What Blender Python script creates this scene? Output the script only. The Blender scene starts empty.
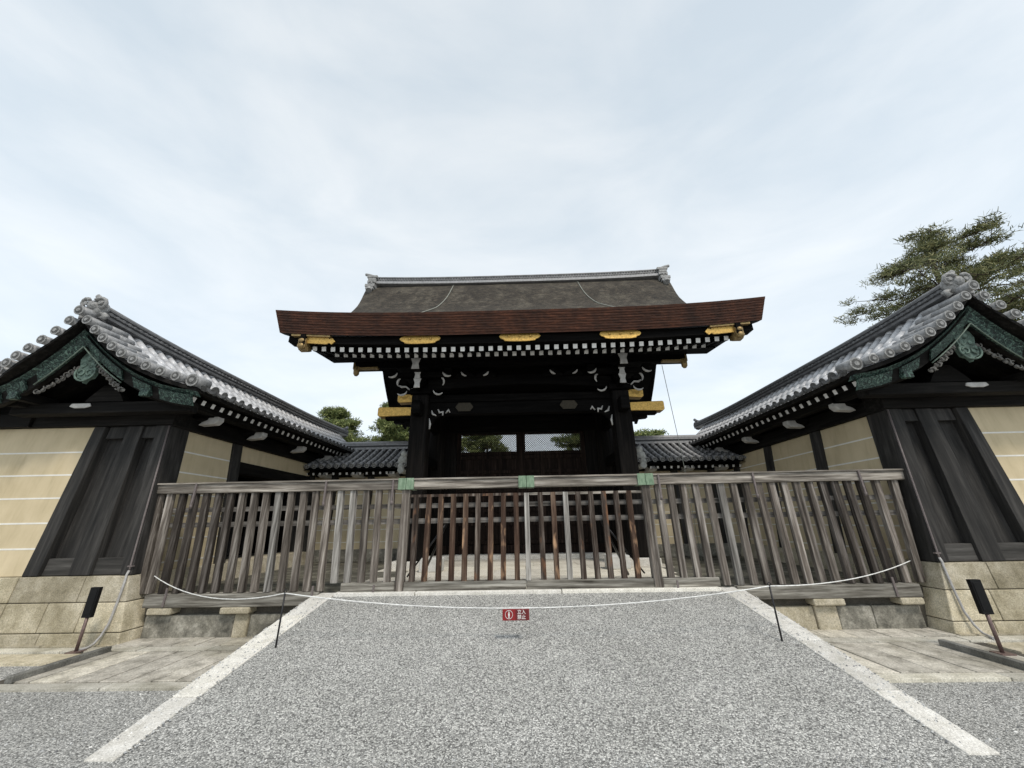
import bpy, math, random
from mathutils import Vector, Matrix, noise as mnoise
R = math.radians
random.seed(7)
sc = bpy.context.scene
col = sc.collection

# ------------------------------------------------------------------ camera
cam_d = bpy.data.cameras.new('camera'); cam = bpy.data.objects.new('camera', cam_d); col.objects.link(cam)
cam_d.sensor_width = 36; cam_d.lens = 13.0; cam_d.clip_start = .05; cam_d.clip_end = 3000
cam.matrix_world = Matrix.Translation((-.04, 0, 1.6)) @ Matrix.Rotation(R(1.0), 4, 'Z') @ Matrix.Rotation(R(90 + 20.45), 4, 'X') @ Matrix.Rotation(-R(1.03), 4, 'Z')
sc.camera = cam
# ------------------------------------------------------------------ world
w = bpy.data.worlds.new('World'); sc.world = w; w.use_nodes = True
nt = w.node_tree; nt.nodes.clear(); N = nt.nodes.new; L = nt.links.new
out = N('ShaderNodeOutputWorld'); bg = N('ShaderNodeBackground'); bg.inputs['Strength'].default_value = .10
sky = N('ShaderNodeTexSky'); sky.sky_type = 'NISHITA'; sky.sun_disc = False
sky.sun_elevation = R(52); sky.sun_rotation = R(150); sky.air_density = 1.0; sky.dust_density = 1.5
tc = N('ShaderNodeTexCoord'); mp = N('ShaderNodeMapping'); mp.inputs['Scale'].default_value = (1.0, 1.6, 3.2)
mp.inputs['Rotation'].default_value = (0.2, .35, .5)
n1 = N('ShaderNodeTexNoise'); n1.inputs['Scale'].default_value = 1.9; n1.inputs['Detail'].default_value = 9; n1.inputs['Roughness'].default_value = .56
n1.inputs['Distortion'].default_value = .35
cr = N('ShaderNodeValToRGB'); e = cr.color_ramp.elements
e[0].position = .34; e[0].color = (5.5, 6.2, 6.75, 1); e[1].position = .74; e[1].color = (7.2, 7.55, 7.75, 1)
sx = N('ShaderNodeSeparateXYZ'); mr = N('ShaderNodeMapRange')
mr.inputs['From Min'].default_value = 0.05; mr.inputs['From Max'].default_value = .95
mr.inputs['To Min'].default_value = 1.14; mr.inputs['To Max'].default_value = .86
mul = N('ShaderNodeMix'); mul.data_type = 'RGBA'; mul.blend_type = 'MULTIPLY'; mul.inputs['Factor'].default_value = 1
mx = N('ShaderNodeMix'); mx.data_type = 'RGBA'; mx.inputs['Factor'].default_value = .86
L(tc.outputs['Generated'], mp.inputs['Vector']); L(mp.outputs[0], n1.inputs['Vector']); L(n1.outputs['Fac'], cr.inputs[0])
L(tc.outputs['Generated'], sx.inputs[0]); L(sx.outputs['Z'], mr.inputs['Value'])
L(cr.outputs[0], mul.inputs[6]); L(mr.outputs[0], mul.inputs[7])
L(sky.outputs[0], mx.inputs[6]); L(mul.outputs[2], mx.inputs[7]); L(mx.outputs[2], bg.inputs[0]); L(bg.outputs[0], out.inputs[0])
# ------------------------------------------------------------------ sun (veiled by the overcast)
sd = bpy.data.lights.new('sun', 'SUN'); sd.energy = 1.5; sd.angle = R(11); sd.color = (1, .93, .83)
so = bpy.data.objects.new('sun', sd); col.objects.link(so)
so.rotation_euler = (R(90 - 52), 0, R(180 - 150))
so.location = (0, 0, 30)
vs = sc.view_settings; vs.view_transform = 'Standard'; vs.look = 'None'; vs.exposure = 0.55; vs.gamma = 1

# ------------------------------------------------------------------ materials
def M(name, build):
    m = bpy.data.materials.new(name); m.use_nodes = True
    t = m.node_tree; b = t.nodes['Principled BSDF']; build(t, b, t.nodes.new, t.links.new); return m
def ramp(N, stops):
    r = N('ShaderNodeValToRGB'); el = r.color_ramp.elements
    while len(el) < len(stops): el.new(.5)
    for q, (p, c) in zip(el, stops): q.position = p; q.color = (*c, 1)
    return r
def coords(N, L, scale=(1, 1, 1), rand=True, world=False, rot=(0,0,0)):
    mp = N('ShaderNodeMapping'); mp.inputs['Scale'].default_value = scale; mp.inputs['Rotation'].default_value = rot
    if world:
        g = N('ShaderNodeNewGeometry'); L(g.outputs['Position'], mp.inputs[0]); return mp.outputs[0]
    tc = N('ShaderNodeTexCoord')
    if rand:
        oi = N('ShaderNodeObjectInfo'); va = N('ShaderNodeVectorMath'); va.operation = 'ADD'
        vm = N('ShaderNodeMath'); vm.operation = 'MULTIPLY'; vm.inputs[1].default_value = 37.0
        L(oi.outputs['Random'], vm.inputs[0]); L(tc.outputs['Object'], va.inputs[0]); L(vm.outputs[0], va.inputs[1]); L(va.outputs[0], mp.inputs[0])
    else: L(tc.outputs['Object'], mp.inputs[0])
    return mp.outputs[0]
def nz(N, L, v, scale, detail=4, rough=.6, dist=0):
    n = N('ShaderNodeTexNoise'); n.inputs['Scale'].default_value = scale; n.inputs['Detail'].default_value = detail
    n.inputs['Roughness'].default_value = rough; n.inputs['Distortion'].default_value = dist; L(v, n.inputs['Vector']); return n.outputs['Fac']
def mixc(N, L, f, a, b, mode='MIX'):
    m = N('ShaderNodeMix'); m.data_type = 'RGBA'; m.blend_type = mode
    for s, i in ((f, 0), (a, 6), (b, 7)):
        if isinstance(s, (int, float)): m.inputs[i].default_value = s
        elif isinstance(s, tuple): m.inputs[i].default_value = (*s, 1)
        else: L(s, m.inputs[i])
    return m.outputs[2]
def bump(N, L, b, h, strength=.4, dist=.02):
    bp = N('ShaderNodeBump'); bp.inputs['Strength'].default_value = strength; bp.inputs['Distance'].default_value = dist
    L(h, bp.inputs['Height']); L(bp.outputs[0], b.inputs['Normal'])

def wood(name, dark, mid, light, axis='Z', grain=14, rough=.8, accent=None, bs=.5, spec=.2):
    st = {'X': (.06, 1, 1), 'Y': (1, .06, 1), 'Z': (1, 1, .05)}[axis]
    def f(t, b, N, L):
        v = coords(N, L, st)
        a = nz(N, L, v, grain * 2.2, 5, .65); c = nz(N, L, v, grain * .6, 3, .6, .1)
        r1 = ramp(N, [(.3, dark), (.5, mid), (.7, light)]); L(a, r1.inputs[0])
        r2 = ramp(N, [(.3, (.45, .45, .45)), (.7, (1.25, 1.25, 1.25))]); L(c, r2.inputs[0])
        cc = mixc(N, L, 1.0, r1.outputs[0], r2.outputs[0], 'MULTIPLY')
        if accent:
            v2 = coords(N, L, {'X': (.35, 1, 1), 'Y': (1, .35, 1), 'Z': (1, 1, .35)}[axis])
            d = nz(N, L, v2, 5.5, 3, .5); r3 = ramp(N, [(.59, (0, 0, 0)), (.69, (1, 1, 1))]); L(d, r3.inputs[0])
            cc = mixc(N, L, r3.outputs[0], cc, accent)
        L(cc, b.inputs['Base Color']); b.inputs['Roughness'].default_value = rough; b.inputs['Specular IOR Level'].default_value = spec
        bump(N, L, b, a, bs, .006)
    return M(name, f)
wx_grey = wood('weathered_wood_rail', (.06, .051, .042), (.28, .25, .215), (.64, .595, .53), 'X', 9)
wz_grey = wood('weathered_wood_slat', (.025, .020, .016), (.165, .142, .122), (.48, .44, .395), 'Z', 8)
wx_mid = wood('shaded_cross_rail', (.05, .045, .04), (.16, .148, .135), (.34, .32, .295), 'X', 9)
wz_dark = wood('dark_end_slat', (.012, .010, .009), (.055, .046, .039), (.20, .18, .165), 'Z', 8)  # darker wood for most slats near both fence ends
wz_lite = wood('bleached_wood_slat', (.07, .063, .056), (.27, .255, .235), (.55, .53, .49), 'Z', 9)
wz_brown = wood('brown_wood_slat', (.018, .012, .009), (.066, .048, .038), (.25, .215, .185), 'Z', 12, accent=(.19, .095, .052))
wz_raw = wood('split_wood_slat', (.020, .013, .010), (.082, .048, .033), (.25, .18, .13), 'Z', 10, accent=(.44, .27, .16))
wx_low = wood('mossy_sill_wood', (.055, .048, .038), (.23, .215, .185), (.52, .50, .45), 'X', 9)
dz = wood('dark_panel_wood', (.016, .0155, .015), (.034, .032, .030), (.066, .062, .058), 'Z', 7, .7, spec=.25)
dz2 = wood('bleached_lit_rail', (.03, .029, .027), (.06, .057, .053), (.12, .115, .108), 'X', 7, .75, spec=.2)  # paler than panel wood: bleaching, plus light on the top edges put into colour
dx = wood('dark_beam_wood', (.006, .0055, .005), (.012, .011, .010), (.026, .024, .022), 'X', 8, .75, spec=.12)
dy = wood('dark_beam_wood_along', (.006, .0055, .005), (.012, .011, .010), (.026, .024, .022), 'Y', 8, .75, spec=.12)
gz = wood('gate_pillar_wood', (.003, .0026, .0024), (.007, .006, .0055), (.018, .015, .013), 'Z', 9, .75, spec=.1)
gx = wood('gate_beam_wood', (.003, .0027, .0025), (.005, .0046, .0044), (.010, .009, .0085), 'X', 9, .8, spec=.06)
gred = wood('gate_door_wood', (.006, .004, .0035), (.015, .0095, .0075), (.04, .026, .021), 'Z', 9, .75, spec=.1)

def stone(name, a, c, bcol, scale=5, spk=60, stain=True, world=True, br=.5):
    def f(t, b, N, L):
        v = coords(N, L, (1, 1, 1), world=world)
        n = nz(N, L, v, scale, 6, .65); s = nz(N, L, v, spk, 3, .7); k = nz(N, L, v, .9, 4, .6, .5)
        r = ramp(N, [(.3, a), (.5, c), (.72, bcol)]); L(n, r.inputs[0])
        r2 = ramp(N, [(.3, (.62, .62, .62)), (.7, (1.3, 1.3, 1.3))]); L(s, r2.inputs[0])
        cc = mixc(N, L, 1.0, r.outputs[0], r2.outputs[0], 'MULTIPLY')
        if stain:
            r3 = ramp(N, [(.36, (.62, .61, .57)), (.52, (1, 1, 1))]); L(k, r3.inputs[0])
            cc = mixc(N, L, .9, cc, r3.outputs[0], 'MULTIPLY')
        gi = N('ShaderNodeNewGeometry'); ri = ramp(N, [(0, (.78, .77, .75)), (.5, (.98, .97, .95)), (1, (1.14, 1.12, 1.06))]); L(gi.outputs['Random Per Island'], ri.inputs[0])
        cc = mixc(N, L, 1.0, cc, ri.outputs[0], 'MULTIPLY')
        L(cc, b.inputs['Base Color']); b.inputs['Roughness'].default_value = .88
        bump(N, L, b, s, br, .006)
    return M(name, f)
st_base = stone('granite_base', (.36, .32, .225), (.52, .47, .36), (.66, .61, .50))
st_joint = stone('stone_joint', (.06, .055, .045), (.10, .09, .075), (.14, .13, .1))
st_dark = stone('weathered_stone', (.08, .077, .065), (.25, .24, .205), (.52, .50, .44), 4, 50)
st_strip = stone('pale_edging', (.42, .40, .34), (.56, .54, .48), (.68, .66, .60), 5, 70)
st_moss = stone('mossy_dark_stone', (.05, .05, .04), (.13, .125, .10), (.27, .26, .22), 4, 40)  # dark mossy slabs along both sides of the platform
st_pale = stone('pale_granite', (.56, .545, .50), (.69, .675, .64), (.80, .79, .76), 8, 90, False)
st_pave = stone('paving_stone', (.27, .255, .22), (.56, .53, .47), (.74, .71, .64), 5, 55)
st_floor = stone('platform_stone', (.55, .52, .45), (.68, .65, .58), (.77, .745, .68), 2.5, 60, False)
st_gutter = stone('gutter_stone', (.12, .12, .11), (.20, .2, .19), (.3, .3, .28), 5, 60)

def f_gravel(t, b, N, L):
    v = coords(N, L, world=True)
    vo = N('ShaderNodeTexVoronoi'); vo.inputs['Scale'].default_value = 92; L(v, vo.inputs['Vector'])
    sp = N('ShaderNodeSeparateColor'); L(vo.outputs['Color'], sp.inputs[0])
    r = ramp(N, [(.0, (.13, .13, .124)), (.3, (.32, .318, .305)), (.7, (.53, .525, .50)), (1, (.84, .83, .79))]); L(sp.outputs[0], r.inputs[0])
    d = ramp(N, [(.0, (1.15, 1.15, 1.15)), (.55, (.9, .9, .9)), (.8, (.5, .5, .5))]); L(vo.outputs['Distance'], d.inputs[0])
    k = nz(N, L, v, 1.3, 4, .6); kr = ramp(N, [(.3, (.88, .88, .87)), (.7, (1.1, 1.1, 1.1))]); L(k, kr.inputs[0])
    c = mixc(N, L, 1., r.outputs[0], d.outputs[0], 'MULTIPLY'); c = mixc(N, L, 1., c, kr.outputs[0], 'MULTIPLY')
    L(c, b.inputs['Base Color']); b.inputs['Roughness'].default_value = .9
    m = N('ShaderNodeMath'); m.operation = 'SUBTRACT'; m.inputs[0].default_value = 1; L(vo.outputs['Distance'], m.inputs[1])
    bump(N, L, b, m.outputs[0], .8, .014)
gravel = M('gravel', f_gravel)

def f_plaster(t, b, N, L):
    v = coords(N, L, world=True); n = nz(N, L, v, 1.2, 5, .6, .3); s = nz(N, L, v, 40, 4, .6)
    v2 = coords(N, L, (2.2, 2.2, .35), world=True); q = nz(N, L, v2, 2.5, 4, .65)
    r = ramp(N, [(.3, (.54, .45, .29)), (.7, (.66, .555, .375))]); L(n, r.inputs[0])
    r2 = ramp(N, [(.28, (.84, .83, .80)), (.45, (.97, .965, .95)), (.6, (1.02, 1.02, 1.02))]); L(q, r2.inputs[0])
    c = mixc(N, L, 1., r.outputs[0], r2.outputs[0], 'MULTIPLY')
    L(c, b.inputs['Base Color']); b.inputs['Roughness'].default_value = .92; bump(N, L, b, s, .15, .004)
plaster = M('ochre_plaster', f_plaster)

def simple(name, c, rough=.7, metal=0., var=.25, scale=20, bs=.0, spec=.5):
    def f(t, b, N, L):
        v = coords(N, L, rand=True); n = nz(N, L, v, scale, 4, .6)
        r = ramp(N, [(.3, tuple(x * (1 - var) for x in c)), (.7, tuple(min(1, x * (1 + var)) for x in c))]); L(n, r.inputs[0])
        L(r.outputs[0], b.inputs['Base Color']); b.inputs['Roughness'].default_value = rough; b.inputs['Metallic'].default_value = metal
        b.inputs['Specular IOR Level'].default_value = spec
        if bs: bump(N, L, b, n, bs, .01)
    return M(name, f)
white_paint = simple('white_painted_wood_end', (.72, .71, .68), .75, 0, .12, 12)
white_line = simple('white_plaster_line', (.78, .76, .70), .8, 0, .08, 8)
white_shade = simple('chalky_white_wood', (.50, .49, .47), .8, 0, .2, 9)
tile = simple('grey_clay_tile', (.54, .545, .56), .34, 0, .2, 9, .1)
tile_v = simple('weathered_verge_tile', (.27, .272, .275), .45, 0, .35, 22, .25)
tile_l = simple('pale_ridge_tile', (.30, .30, .305), .5, 0, .3, 12, .2)
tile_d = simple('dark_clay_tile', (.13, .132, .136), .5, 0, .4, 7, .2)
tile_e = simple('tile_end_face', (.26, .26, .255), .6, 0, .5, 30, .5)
tile_m = simple('mid_grey_tile', (.17, .172, .176), .5, 0, .45, 5, .2)  # mid-grey clay for the street wall deck and gate ridge
pale_tile = simple('lichened_end_tile', (.42, .42, .39), .8, 0, .35, 14, .4)
gold = simple('gilded_metal', (.52, .33, .09), .42, .65, .35, 25, .35)
gold_d = simple('aged_gilt_metal', (.30, .21, .09), .5, .5, .4, 18, .3)
gold_dk = simple('dimmed_gilt', (.035, .027, .014), .6, .3, .3)  # crest dimness under the eaves is put into this colour
rope_m = simple('white_rope', (.75, .75, .73), .8)
black_m = simple('black_plastic', (.006, .006, .0065), .55, 0, .2, spec=.2)
pole_m = simple('rusty_pole_metal', (.16, .11, .10), .5, .3, .3)
stake_m = simple('black_metal', (.02, .02, .022), .4, .5, .2)
conduit_m = simple('grey_conduit', (.38, .37, .36), .6, 0, .2)
conduit_d = simple('brown_conduit', (.15, .125, .12), .6, 0, .2)
wire_m = simple('tarnished_copper_wire', (.30, .31, .27), .6, .2, .2)
conc_m = simple('pale_concrete', (.55, .55, .53), .85, 0, .12, 9)
red_m = simple('red_sign', (.25, .012, .014), .45, 0, .12)
redd_m = simple('dark_red_sign', (.13, .012, .014), .45, 0, .12)
signw_m = simple('sign_white', (.75, .72, .70), .6, 0, .05)
bark_m = wood('pine_bark', (.035, .026, .02), (.075, .055, .042), (.13, .10, .08), 'Z', 5, .95)

def f_green(t, b, N, L):
    v = coords(N, L, rand=True); n = nz(N, L, v, 11, 2, .5, 3.5); k = nz(N, L, v, 4, 3)
    r = ramp(N, [(.40, (.006, .014, .012)), (.52, (.021, .048, .039)), (.68, (.11, .18, .145))]); L(n, r.inputs[0])
    L(r.outputs[0], b.inputs['Base Color']); b.inputs['Roughness'].default_value = .6; b.inputs['Metallic'].default_value = .2
    bump(N, L, b, n, .8, .02)
copper = M('verdigris_copper', f_green)
copper2d = simple('pale_copper_edging', (.12, .16, .13), .6, .1, .3)
def f_green2(t, b, N, L):
    v = coords(N, L, (1, 1, .3)); n = nz(N, L, v, 25, 3, .6)
    r = ramp(N, [(.35, (.12, .19, .12)), (.6, (.22, .31, .21)), (.75, (.38, .45, .35))]); L(n, r.inputs[0])
    L(r.outputs[0], b.inputs['Base Color']); b.inputs['Roughness'].default_value = .7
copper2 = M('pale_verdigris', f_green2)
def f_bark(t, b, N, L):
    v = coords(N, L, (1, 1, 1), rand=False); n = nz(N, L, v, 2.0, 7, .7, .3); s = nz(N, L, coords(N, L, (.5, 2, 6), rand=False), 12, 4, .75)
    q = nz(N, L, v, 9, 6, .8)
    r = ramp(N, [(.3, (.018, .0145, .011)), (.5, (.042, .035, .028)), (.72, (.10, .089, .073))]); L(n, r.inputs[0])
    r2 = ramp(N, [(.3, (.35, .35, .34)), (.5, (.85, .85, .83)), (.68, (3.0, 2.9, 2.6))]); L(s, r2.inputs[0])
    r3 = ramp(N, [(.35, (.6, .6, .6)), (.65, (1.3, 1.3, 1.25))]); L(q, r3.inputs[0])
    c = mixc(N, L, 1., r.outputs[0], r2.outputs[0], 'MULTIPLY'); c = mixc(N, L, 1., c, r3.outputs[0], 'MULTIPLY')
    L(c, b.inputs['Base Color']); b.inputs['Roughness'].default_value = .95; bump(N, L, b, s, .8, .03)
cypress = M('cypress_bark_shingles', f_bark)
def f_edge(t, b, N, L):
    v = coords(N, L, (.15, .5, 1), rand=False); n = nz(N, L, v, 45, 4, .7); k = nz(N, L, coords(N, L, (1, 1, .5), rand=False), 2.5, 5, .65)
    r = ramp(N, [(.3, (.022, .009, .005)), (.5, (.056, .020, .010)), (.7, (.12, .044, .021))]); L(n, r.inputs[0])
    r2 = ramp(N, [(.3, (.45, .45, .45)), (.65, (1.2, 1.1, 1.0))]); L(k, r2.inputs[0])
    c = mixc(N, L, 1., r.outputs[0], r2.outputs[0], 'MULTIPLY')
    L(c, b.inputs['Base Color']); b.inputs['Roughness'].default_value = .9; bump(N, L, b, n, .7, .02)
bark_edge = M('layered_bark_edge', f_edge)
def f_leaf(cols):
    def f(t, b, N, L):
        g = N('ShaderNodeNewGeometry'); r = ramp(N, [(0, cols[0]), (.5, cols[1]), (1, cols[2])]); L(g.outputs['Random Per Island'], r.inputs[0])
        L(r.outputs[0], b.inputs['Base Color']); b.inputs['Roughness'].default_value = .6
        b.inputs['Specular IOR Level'].default_value = .25
    return f
leaf_a = M('pine_needles', f_leaf([(.06, .075, .035), (.16, .175, .075), (.30, .28, .13)]))
leaf_b = M('broadleaf_foliage', f_leaf([(.06, .09, .03), (.17, .21, .075), (.32, .34, .13)]))

# ------------------------------------------------------------------ mesh builder
class MB:
    def __init__(s): s.v = []; s.f = []; s.m = []; s.sm = []
    def quadbox(s, p, mi=0):                       # p: 8 corners, bottom 4 ccw then top 4
        b = len(s.v); s.v += [tuple(q) for q in p]
        for f in ((3, 2, 1, 0), (4, 5, 6, 7), (0, 1, 5, 4), (1, 2, 6, 5), (2, 3, 7, 6), (3, 0, 4, 7)):
            s.f.append(tuple(b + i for i in f)); s.m.append(mi); s.sm.append(False)
        return s
    def box(s, x0, x1, y0, y1, z0, z1, mi=0):
        x0, x1 = sorted((x0, x1)); y0, y1 = sorted((y0, y1)); z0, z1 = sorted((z0, z1))
        return s.quadbox([(x0, y0, z0), (x1, y0, z0), (x1, y1, z0), (x0, y1, z0), (x0, y0, z1), (x1, y0, z1), (x1, y1, z1), (x0, y1, z1)], mi)
    def bar(s, a, b, wd, ht, mi=0, up=(0, 0, 1), endmi=None):    # rectangular bar from a to b
        a = Vector(a); b = Vector(b); d = (b - a).normalized(); up = Vector(up)
        sd = d.cross(up).normalized(); u = sd.cross(d).normalized()
        q = [a - sd * wd / 2 - u * ht / 2, a + sd * wd / 2 - u * ht / 2, b + sd * wd / 2 - u * ht / 2, b - sd * wd / 2 - u * ht / 2]
        q += [x + u * ht for x in q]
        n = len(s.f); s.quadbox(q, mi)
        if endmi is not None: s.m[n + 2] = endmi      # face at a
        return s
    def tube(s, pts, r, n=8, mi=0, cap=True, smooth=True, capmi=None, rs=None):
        pts = [Vector(p) for p in pts]; b = len(s.v); up = Vector((0, 0, 1)); prev = None
        for i, p in enumerate(pts):
            d = (pts[min(i + 1, len(pts) - 1)] - pts[max(i - 1, 0)]).normalized()
            ref = up if abs(d.dot(up)) < .95 else Vector((0, 1, 0))
            if prev is None: u = d.cross(ref).normalized()
            else: u = (prev - d * prev.dot(d)).normalized()
            prev = u; w_ = d.cross(u); rr = rs[i] if rs else r
            for k in range(n):
                a = 2 * math.pi * k / n; s.v.append(tuple(p + (u * math.cos(a) + w_ * math.sin(a)) * rr))
        for i in range(len(pts) - 1):
            for k in range(n):
                a0 = b + i * n + k; a1 = b + i * n + (k + 1) % n
                s.f.append((a0, a1, a1 + n, a0 + n)); s.m.append(mi); s.sm.append(smooth)
        if cap:
            s.f.append(tuple(b + k for k in range(n))[::-1]); s.m.append(mi if capmi is None else capmi); s.sm.append(False)
            e = b + (len(pts) - 1) * n; s.f.append(tuple(e + k for k in range(n))); s.m.append(mi if capmi is None else capmi); s.sm.append(False)
        return s
    def prism(s, poly, fn, t0, t1, mi=0):           # poly 2-D outline, fn(p, t) -> 3-D
        b = len(s.v); n = len(poly)
        for t in (t0, t1): s.v += [tuple(fn(p, t)) for p in poly]
        s.f.append(tuple(b + i for i in range(n))[::-1]); s.f.append(tuple(b + n + i for i in range(n))); s.m += [mi, mi]; s.sm += [False, False]
        for i in range(n):
            j = (i + 1) % n; s.f.append((b + i, b + j, b + n + j, b + n + i)); s.m.append(mi); s.sm.append(False)
        return s
    def grid(s, rows, mi=0, smooth=True, flip=False):
        b = len(s.v); c = len(rows[0])
        for r in rows: s.v += [tuple(p) for p in r]
        for i in range(len(rows) - 1):
            for j in range(c - 1):
                q = (b + i * c + j, b + i * c + j + 1, b + (i + 1) * c + j + 1, b + (i + 1) * c + j)
                s.f.append(q[::-1] if flip else q); s.m.append(mi); s.sm.append(smooth)
        return s
    def ball(s, c, r, mi=0, nu=10, nv=6):
        rows = []
        for i in range(nv + 1):
            th = math.pi * i / nv
            rows.append([(c[0] + r[0] * math.sin(th) * math.cos(2 * math.pi * j / nu), c[1] + r[1] * math.sin(th) * math.sin(2 * math.pi * j / nu), c[2] + r[2] * math.cos(th)) for j in range(nu + 1)])
        return s.grid(rows, mi, True, True)
    def build(s, name, mats, parent=None, bevel=0, base=False):
        if not isinstance(mats, (list, tuple)): mats = [mats]
        xs = [[p[i] for p in s.v] for i in range(3)]
        c = Vector([(min(x) + max(x)) / 2 for x in xs])
        if base: c.z = min(xs[2])
        me = bpy.data.meshes.new(name); me.from_pydata([tuple(Vector(p) - c) for p in s.v], [], s.f)
        for m in mats: me.materials.append(m)
        me.polygons.foreach_set('material_index', s.m); me.polygons.foreach_set('use_smooth', s.sm); me.update()
        o = bpy.data.objects.new(name, me); col.objects.link(o)
        if parent is not None:
            o.parent = parent; o.location = c - world_loc(parent)
        else: o.location = c
        if bevel:
            bm = o.modifiers.new('bevel', 'BEVEL'); bm.width = bevel; bm.segments = 2; bm.limit_method = 'ANGLE'
        return o
def world_loc(o):
    v = Vector((0, 0, 0))
    while o is not None: v += o.location; o = o.parent
    return v
def tag(o, label=None, cat=None, group=None, kind=None):
    if label: o['label'] = label
    if cat: o['category'] = cat
    if group: o['group'] = group
    if kind: o['kind'] = kind
    return o
def empty(name, loc, label, cat, group=None):
    o = bpy.data.objects.new(name, None); col.objects.link(o); o.location = loc; o.empty_display_size = .3
    return tag(o, label, cat, group)
def copy_at(o, dloc, parent=None, world=False):
    c = o.copy(); col.objects.link(c); c.parent = parent if parent is not None else o.parent
    c.location = o.location + Vector(dloc); return c

# ================================================================== GROUND
HR = .59; YF = 3.46; YT = 6.48; RW = 3.3       # ramp height, foot, top, half width
MB().grid([[(x, y, 0) for x in (-300, -30, -12, -5, 0, 5, 12, 30, 300)] for y in (-200, -20, 0, 6.7, 20, 60, 600)], 0, False).build('ground', gravel)
tag(bpy.data.objects['ground'], kind='structure')
rz = lambda y: HR * max(0, min(1, (y - YF) / (YT - YF)))
kw = .34
g = MB(); g.quadbox([(-RW + .02, YF - .1, -.2), (RW - .02, YF - .1, -.2), (RW - .02, YT - .1, -.2), (-RW + .02, YT - .1, -.2), (-RW + .02, YF - .1, -.012), (RW - .02, YF - .1, -.012), (RW - .02, YT - .1, rz(YT - .1)), (-RW + .02, YT - .1, rz(YT - .1))])
tag(g.build('ramp', gravel), kind='structure')
k = MB()
for s_ in (-1, 1):
    ys = [YF - .03, 4.12, 4.95, 5.75, YT + .06]
    wk = lambda y: .23 + .10 * (y - YF) / (YT - YF)
    for i in range(len(ys) - 1):
        y0 = ys[i] + .006; y1 = ys[i + 1] - .006; q = []
        for zz in (None, .016):
            for y, w_ in ((y0, 0), (y0, 1), (y1, 1), (y1, 0)):
                q.append((s_ * (RW - w_ * wk(y)), y, -.05 if zz is None else rz(y) + zz))
        k.quadbox(q)
for x0, x1 in ((-RW + .34, -1.7), (-1.7, .55), (.55, RW - .34)):
    k.box(x0 + .006, x1 - .006, YT - .1, YT + .05, .1, HR + .028)
tag(k.build('kerb', st_pale, bevel=.01), kind='structure')
# raised platform behind the fence
p = MB(); p.box(-6.6, 6.6, YT + .12, 40, -.1, HR - .02, 1)
ysr = [YT + .14]; yy = ysr[0]
while yy < 20: yy += random.uniform(.75, 1.1); ysr.append(yy)
for i in range(len(ysr) - 1):
    xx = -6.5
    while xx < 6.4:
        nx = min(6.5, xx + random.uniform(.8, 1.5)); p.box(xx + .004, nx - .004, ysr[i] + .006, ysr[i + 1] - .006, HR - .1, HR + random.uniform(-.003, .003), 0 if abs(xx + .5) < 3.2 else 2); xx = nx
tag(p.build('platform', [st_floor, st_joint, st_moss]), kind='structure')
# side paving
def paving(s_):
    m = MB()
    def row(y0, y1, x0, x1, wmin, wmax, mi, h=.03, skew=0):
        x = x0
        while x < x1 - .02:
            nx = x + random.uniform(wmin, wmax)
            if nx > x1 - .15: nx = x1
            hh = h + random.uniform(-.004, .004)
            m.quadbox([(s_ * (x + .009), y0 + .009, -.05), (s_ * (nx - .009), y0 + .009, -.05), (s_ * (nx - .009), y1 - .009, -.05), (s_ * (x + .009), y1 - .009, -.05),
                       (s_ * (x + .009), y0 + .009, hh), (s_ * (nx - .009), y0 + .009, hh), (s_ * (nx - .009), y1 - .009, hh), (s_ * (x + .009), y1 - .009, hh)], mi)
            x = nx
    row(6.115, 6.60, RW + .01, 5.98, .32, .5, 0)
    row(5.90, 6.10, RW + .01, 11.5, .9, 1.5, 3)
    row(4.845, 5.885, RW + .01, 5.78, .26, .46, 0)
    row(4.67, 4.83, RW + .01, 11.5, 1.0, 1.6, 3)
    row(5.45, 5.83, 5.95, 11.5, .9, 1.5, 1)
    row(6.16, 6.24, 6.0, 11.5, .9, 1.5, 1)
    m.box(s_ * (RW + .01), s_ * 6.02, 4.7, 6.62, -.06, .006, 2)
    tag(m.build('paving', [st_pave, st_base, st_joint, st_strip], bevel=.004), kind='structure')
paving(-1); paving(1)
for s_, nm in ((-1, 'left'), (1, 'right')):
    o = MB().bar((-5.73, 4.82, .06), (-5.73, 5.88, .06), .085, .075) if s_ < 0 else MB().bar((5.31, 4.6, .06), (5.31, 5.73, .06), .085, .075)
    o = o.build('edging_stone', st_gutter, bevel=.01)
    tag(o, f'long grey stone bar lying along the paving beside the {nm} black box lamp', 'edging stone', 'grey edging bars on the side paving')

# ================================================================== TILE ROOF KIT
def tile_row(m, path, r=.072, seg=.27, n=8, mi=0, endmi=1, up=Vector((0, 0, 1))):
    """round cover tiles laid end to end along a path from the eave (first point) up"""
    pts = [Vector(q) for q in path]; d = [0]
    for i in range(1, len(pts)): d.append(d[-1] + (pts[i] - pts[i - 1]).length)
    def at(t):
        t = max(0, min(d[-1], t))
        for i in range(1, len(d)):
            if t <= d[i]: f = (t - d[i - 1]) / max(1e-6, d[i] - d[i - 1]); return pts[i - 1].lerp(pts[i], f)
        return pts[-1]
    t = 0; first = True
    while t < d[-1] - .05:
        t1 = min(t + seg, d[-1]); a = at(t); b = at(t1)
        m.tube([a, b], r, n, mi, True, True, endmi if first else mi, rs=[r * 1.0, r * .97])
        if first:
            e = (a - b).normalized()
            m.tube([a, a + e * .014], r * 1.10, 12, endmi, True, False); m.tube([a + e * .014, a + e * .017], r * .80, 12, endmi + 1, True, False); m.tube([a + e * .017, a + e * .026], r * .42, 8, endmi, True, False)
            first = False
        t = t1 - .004

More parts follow.
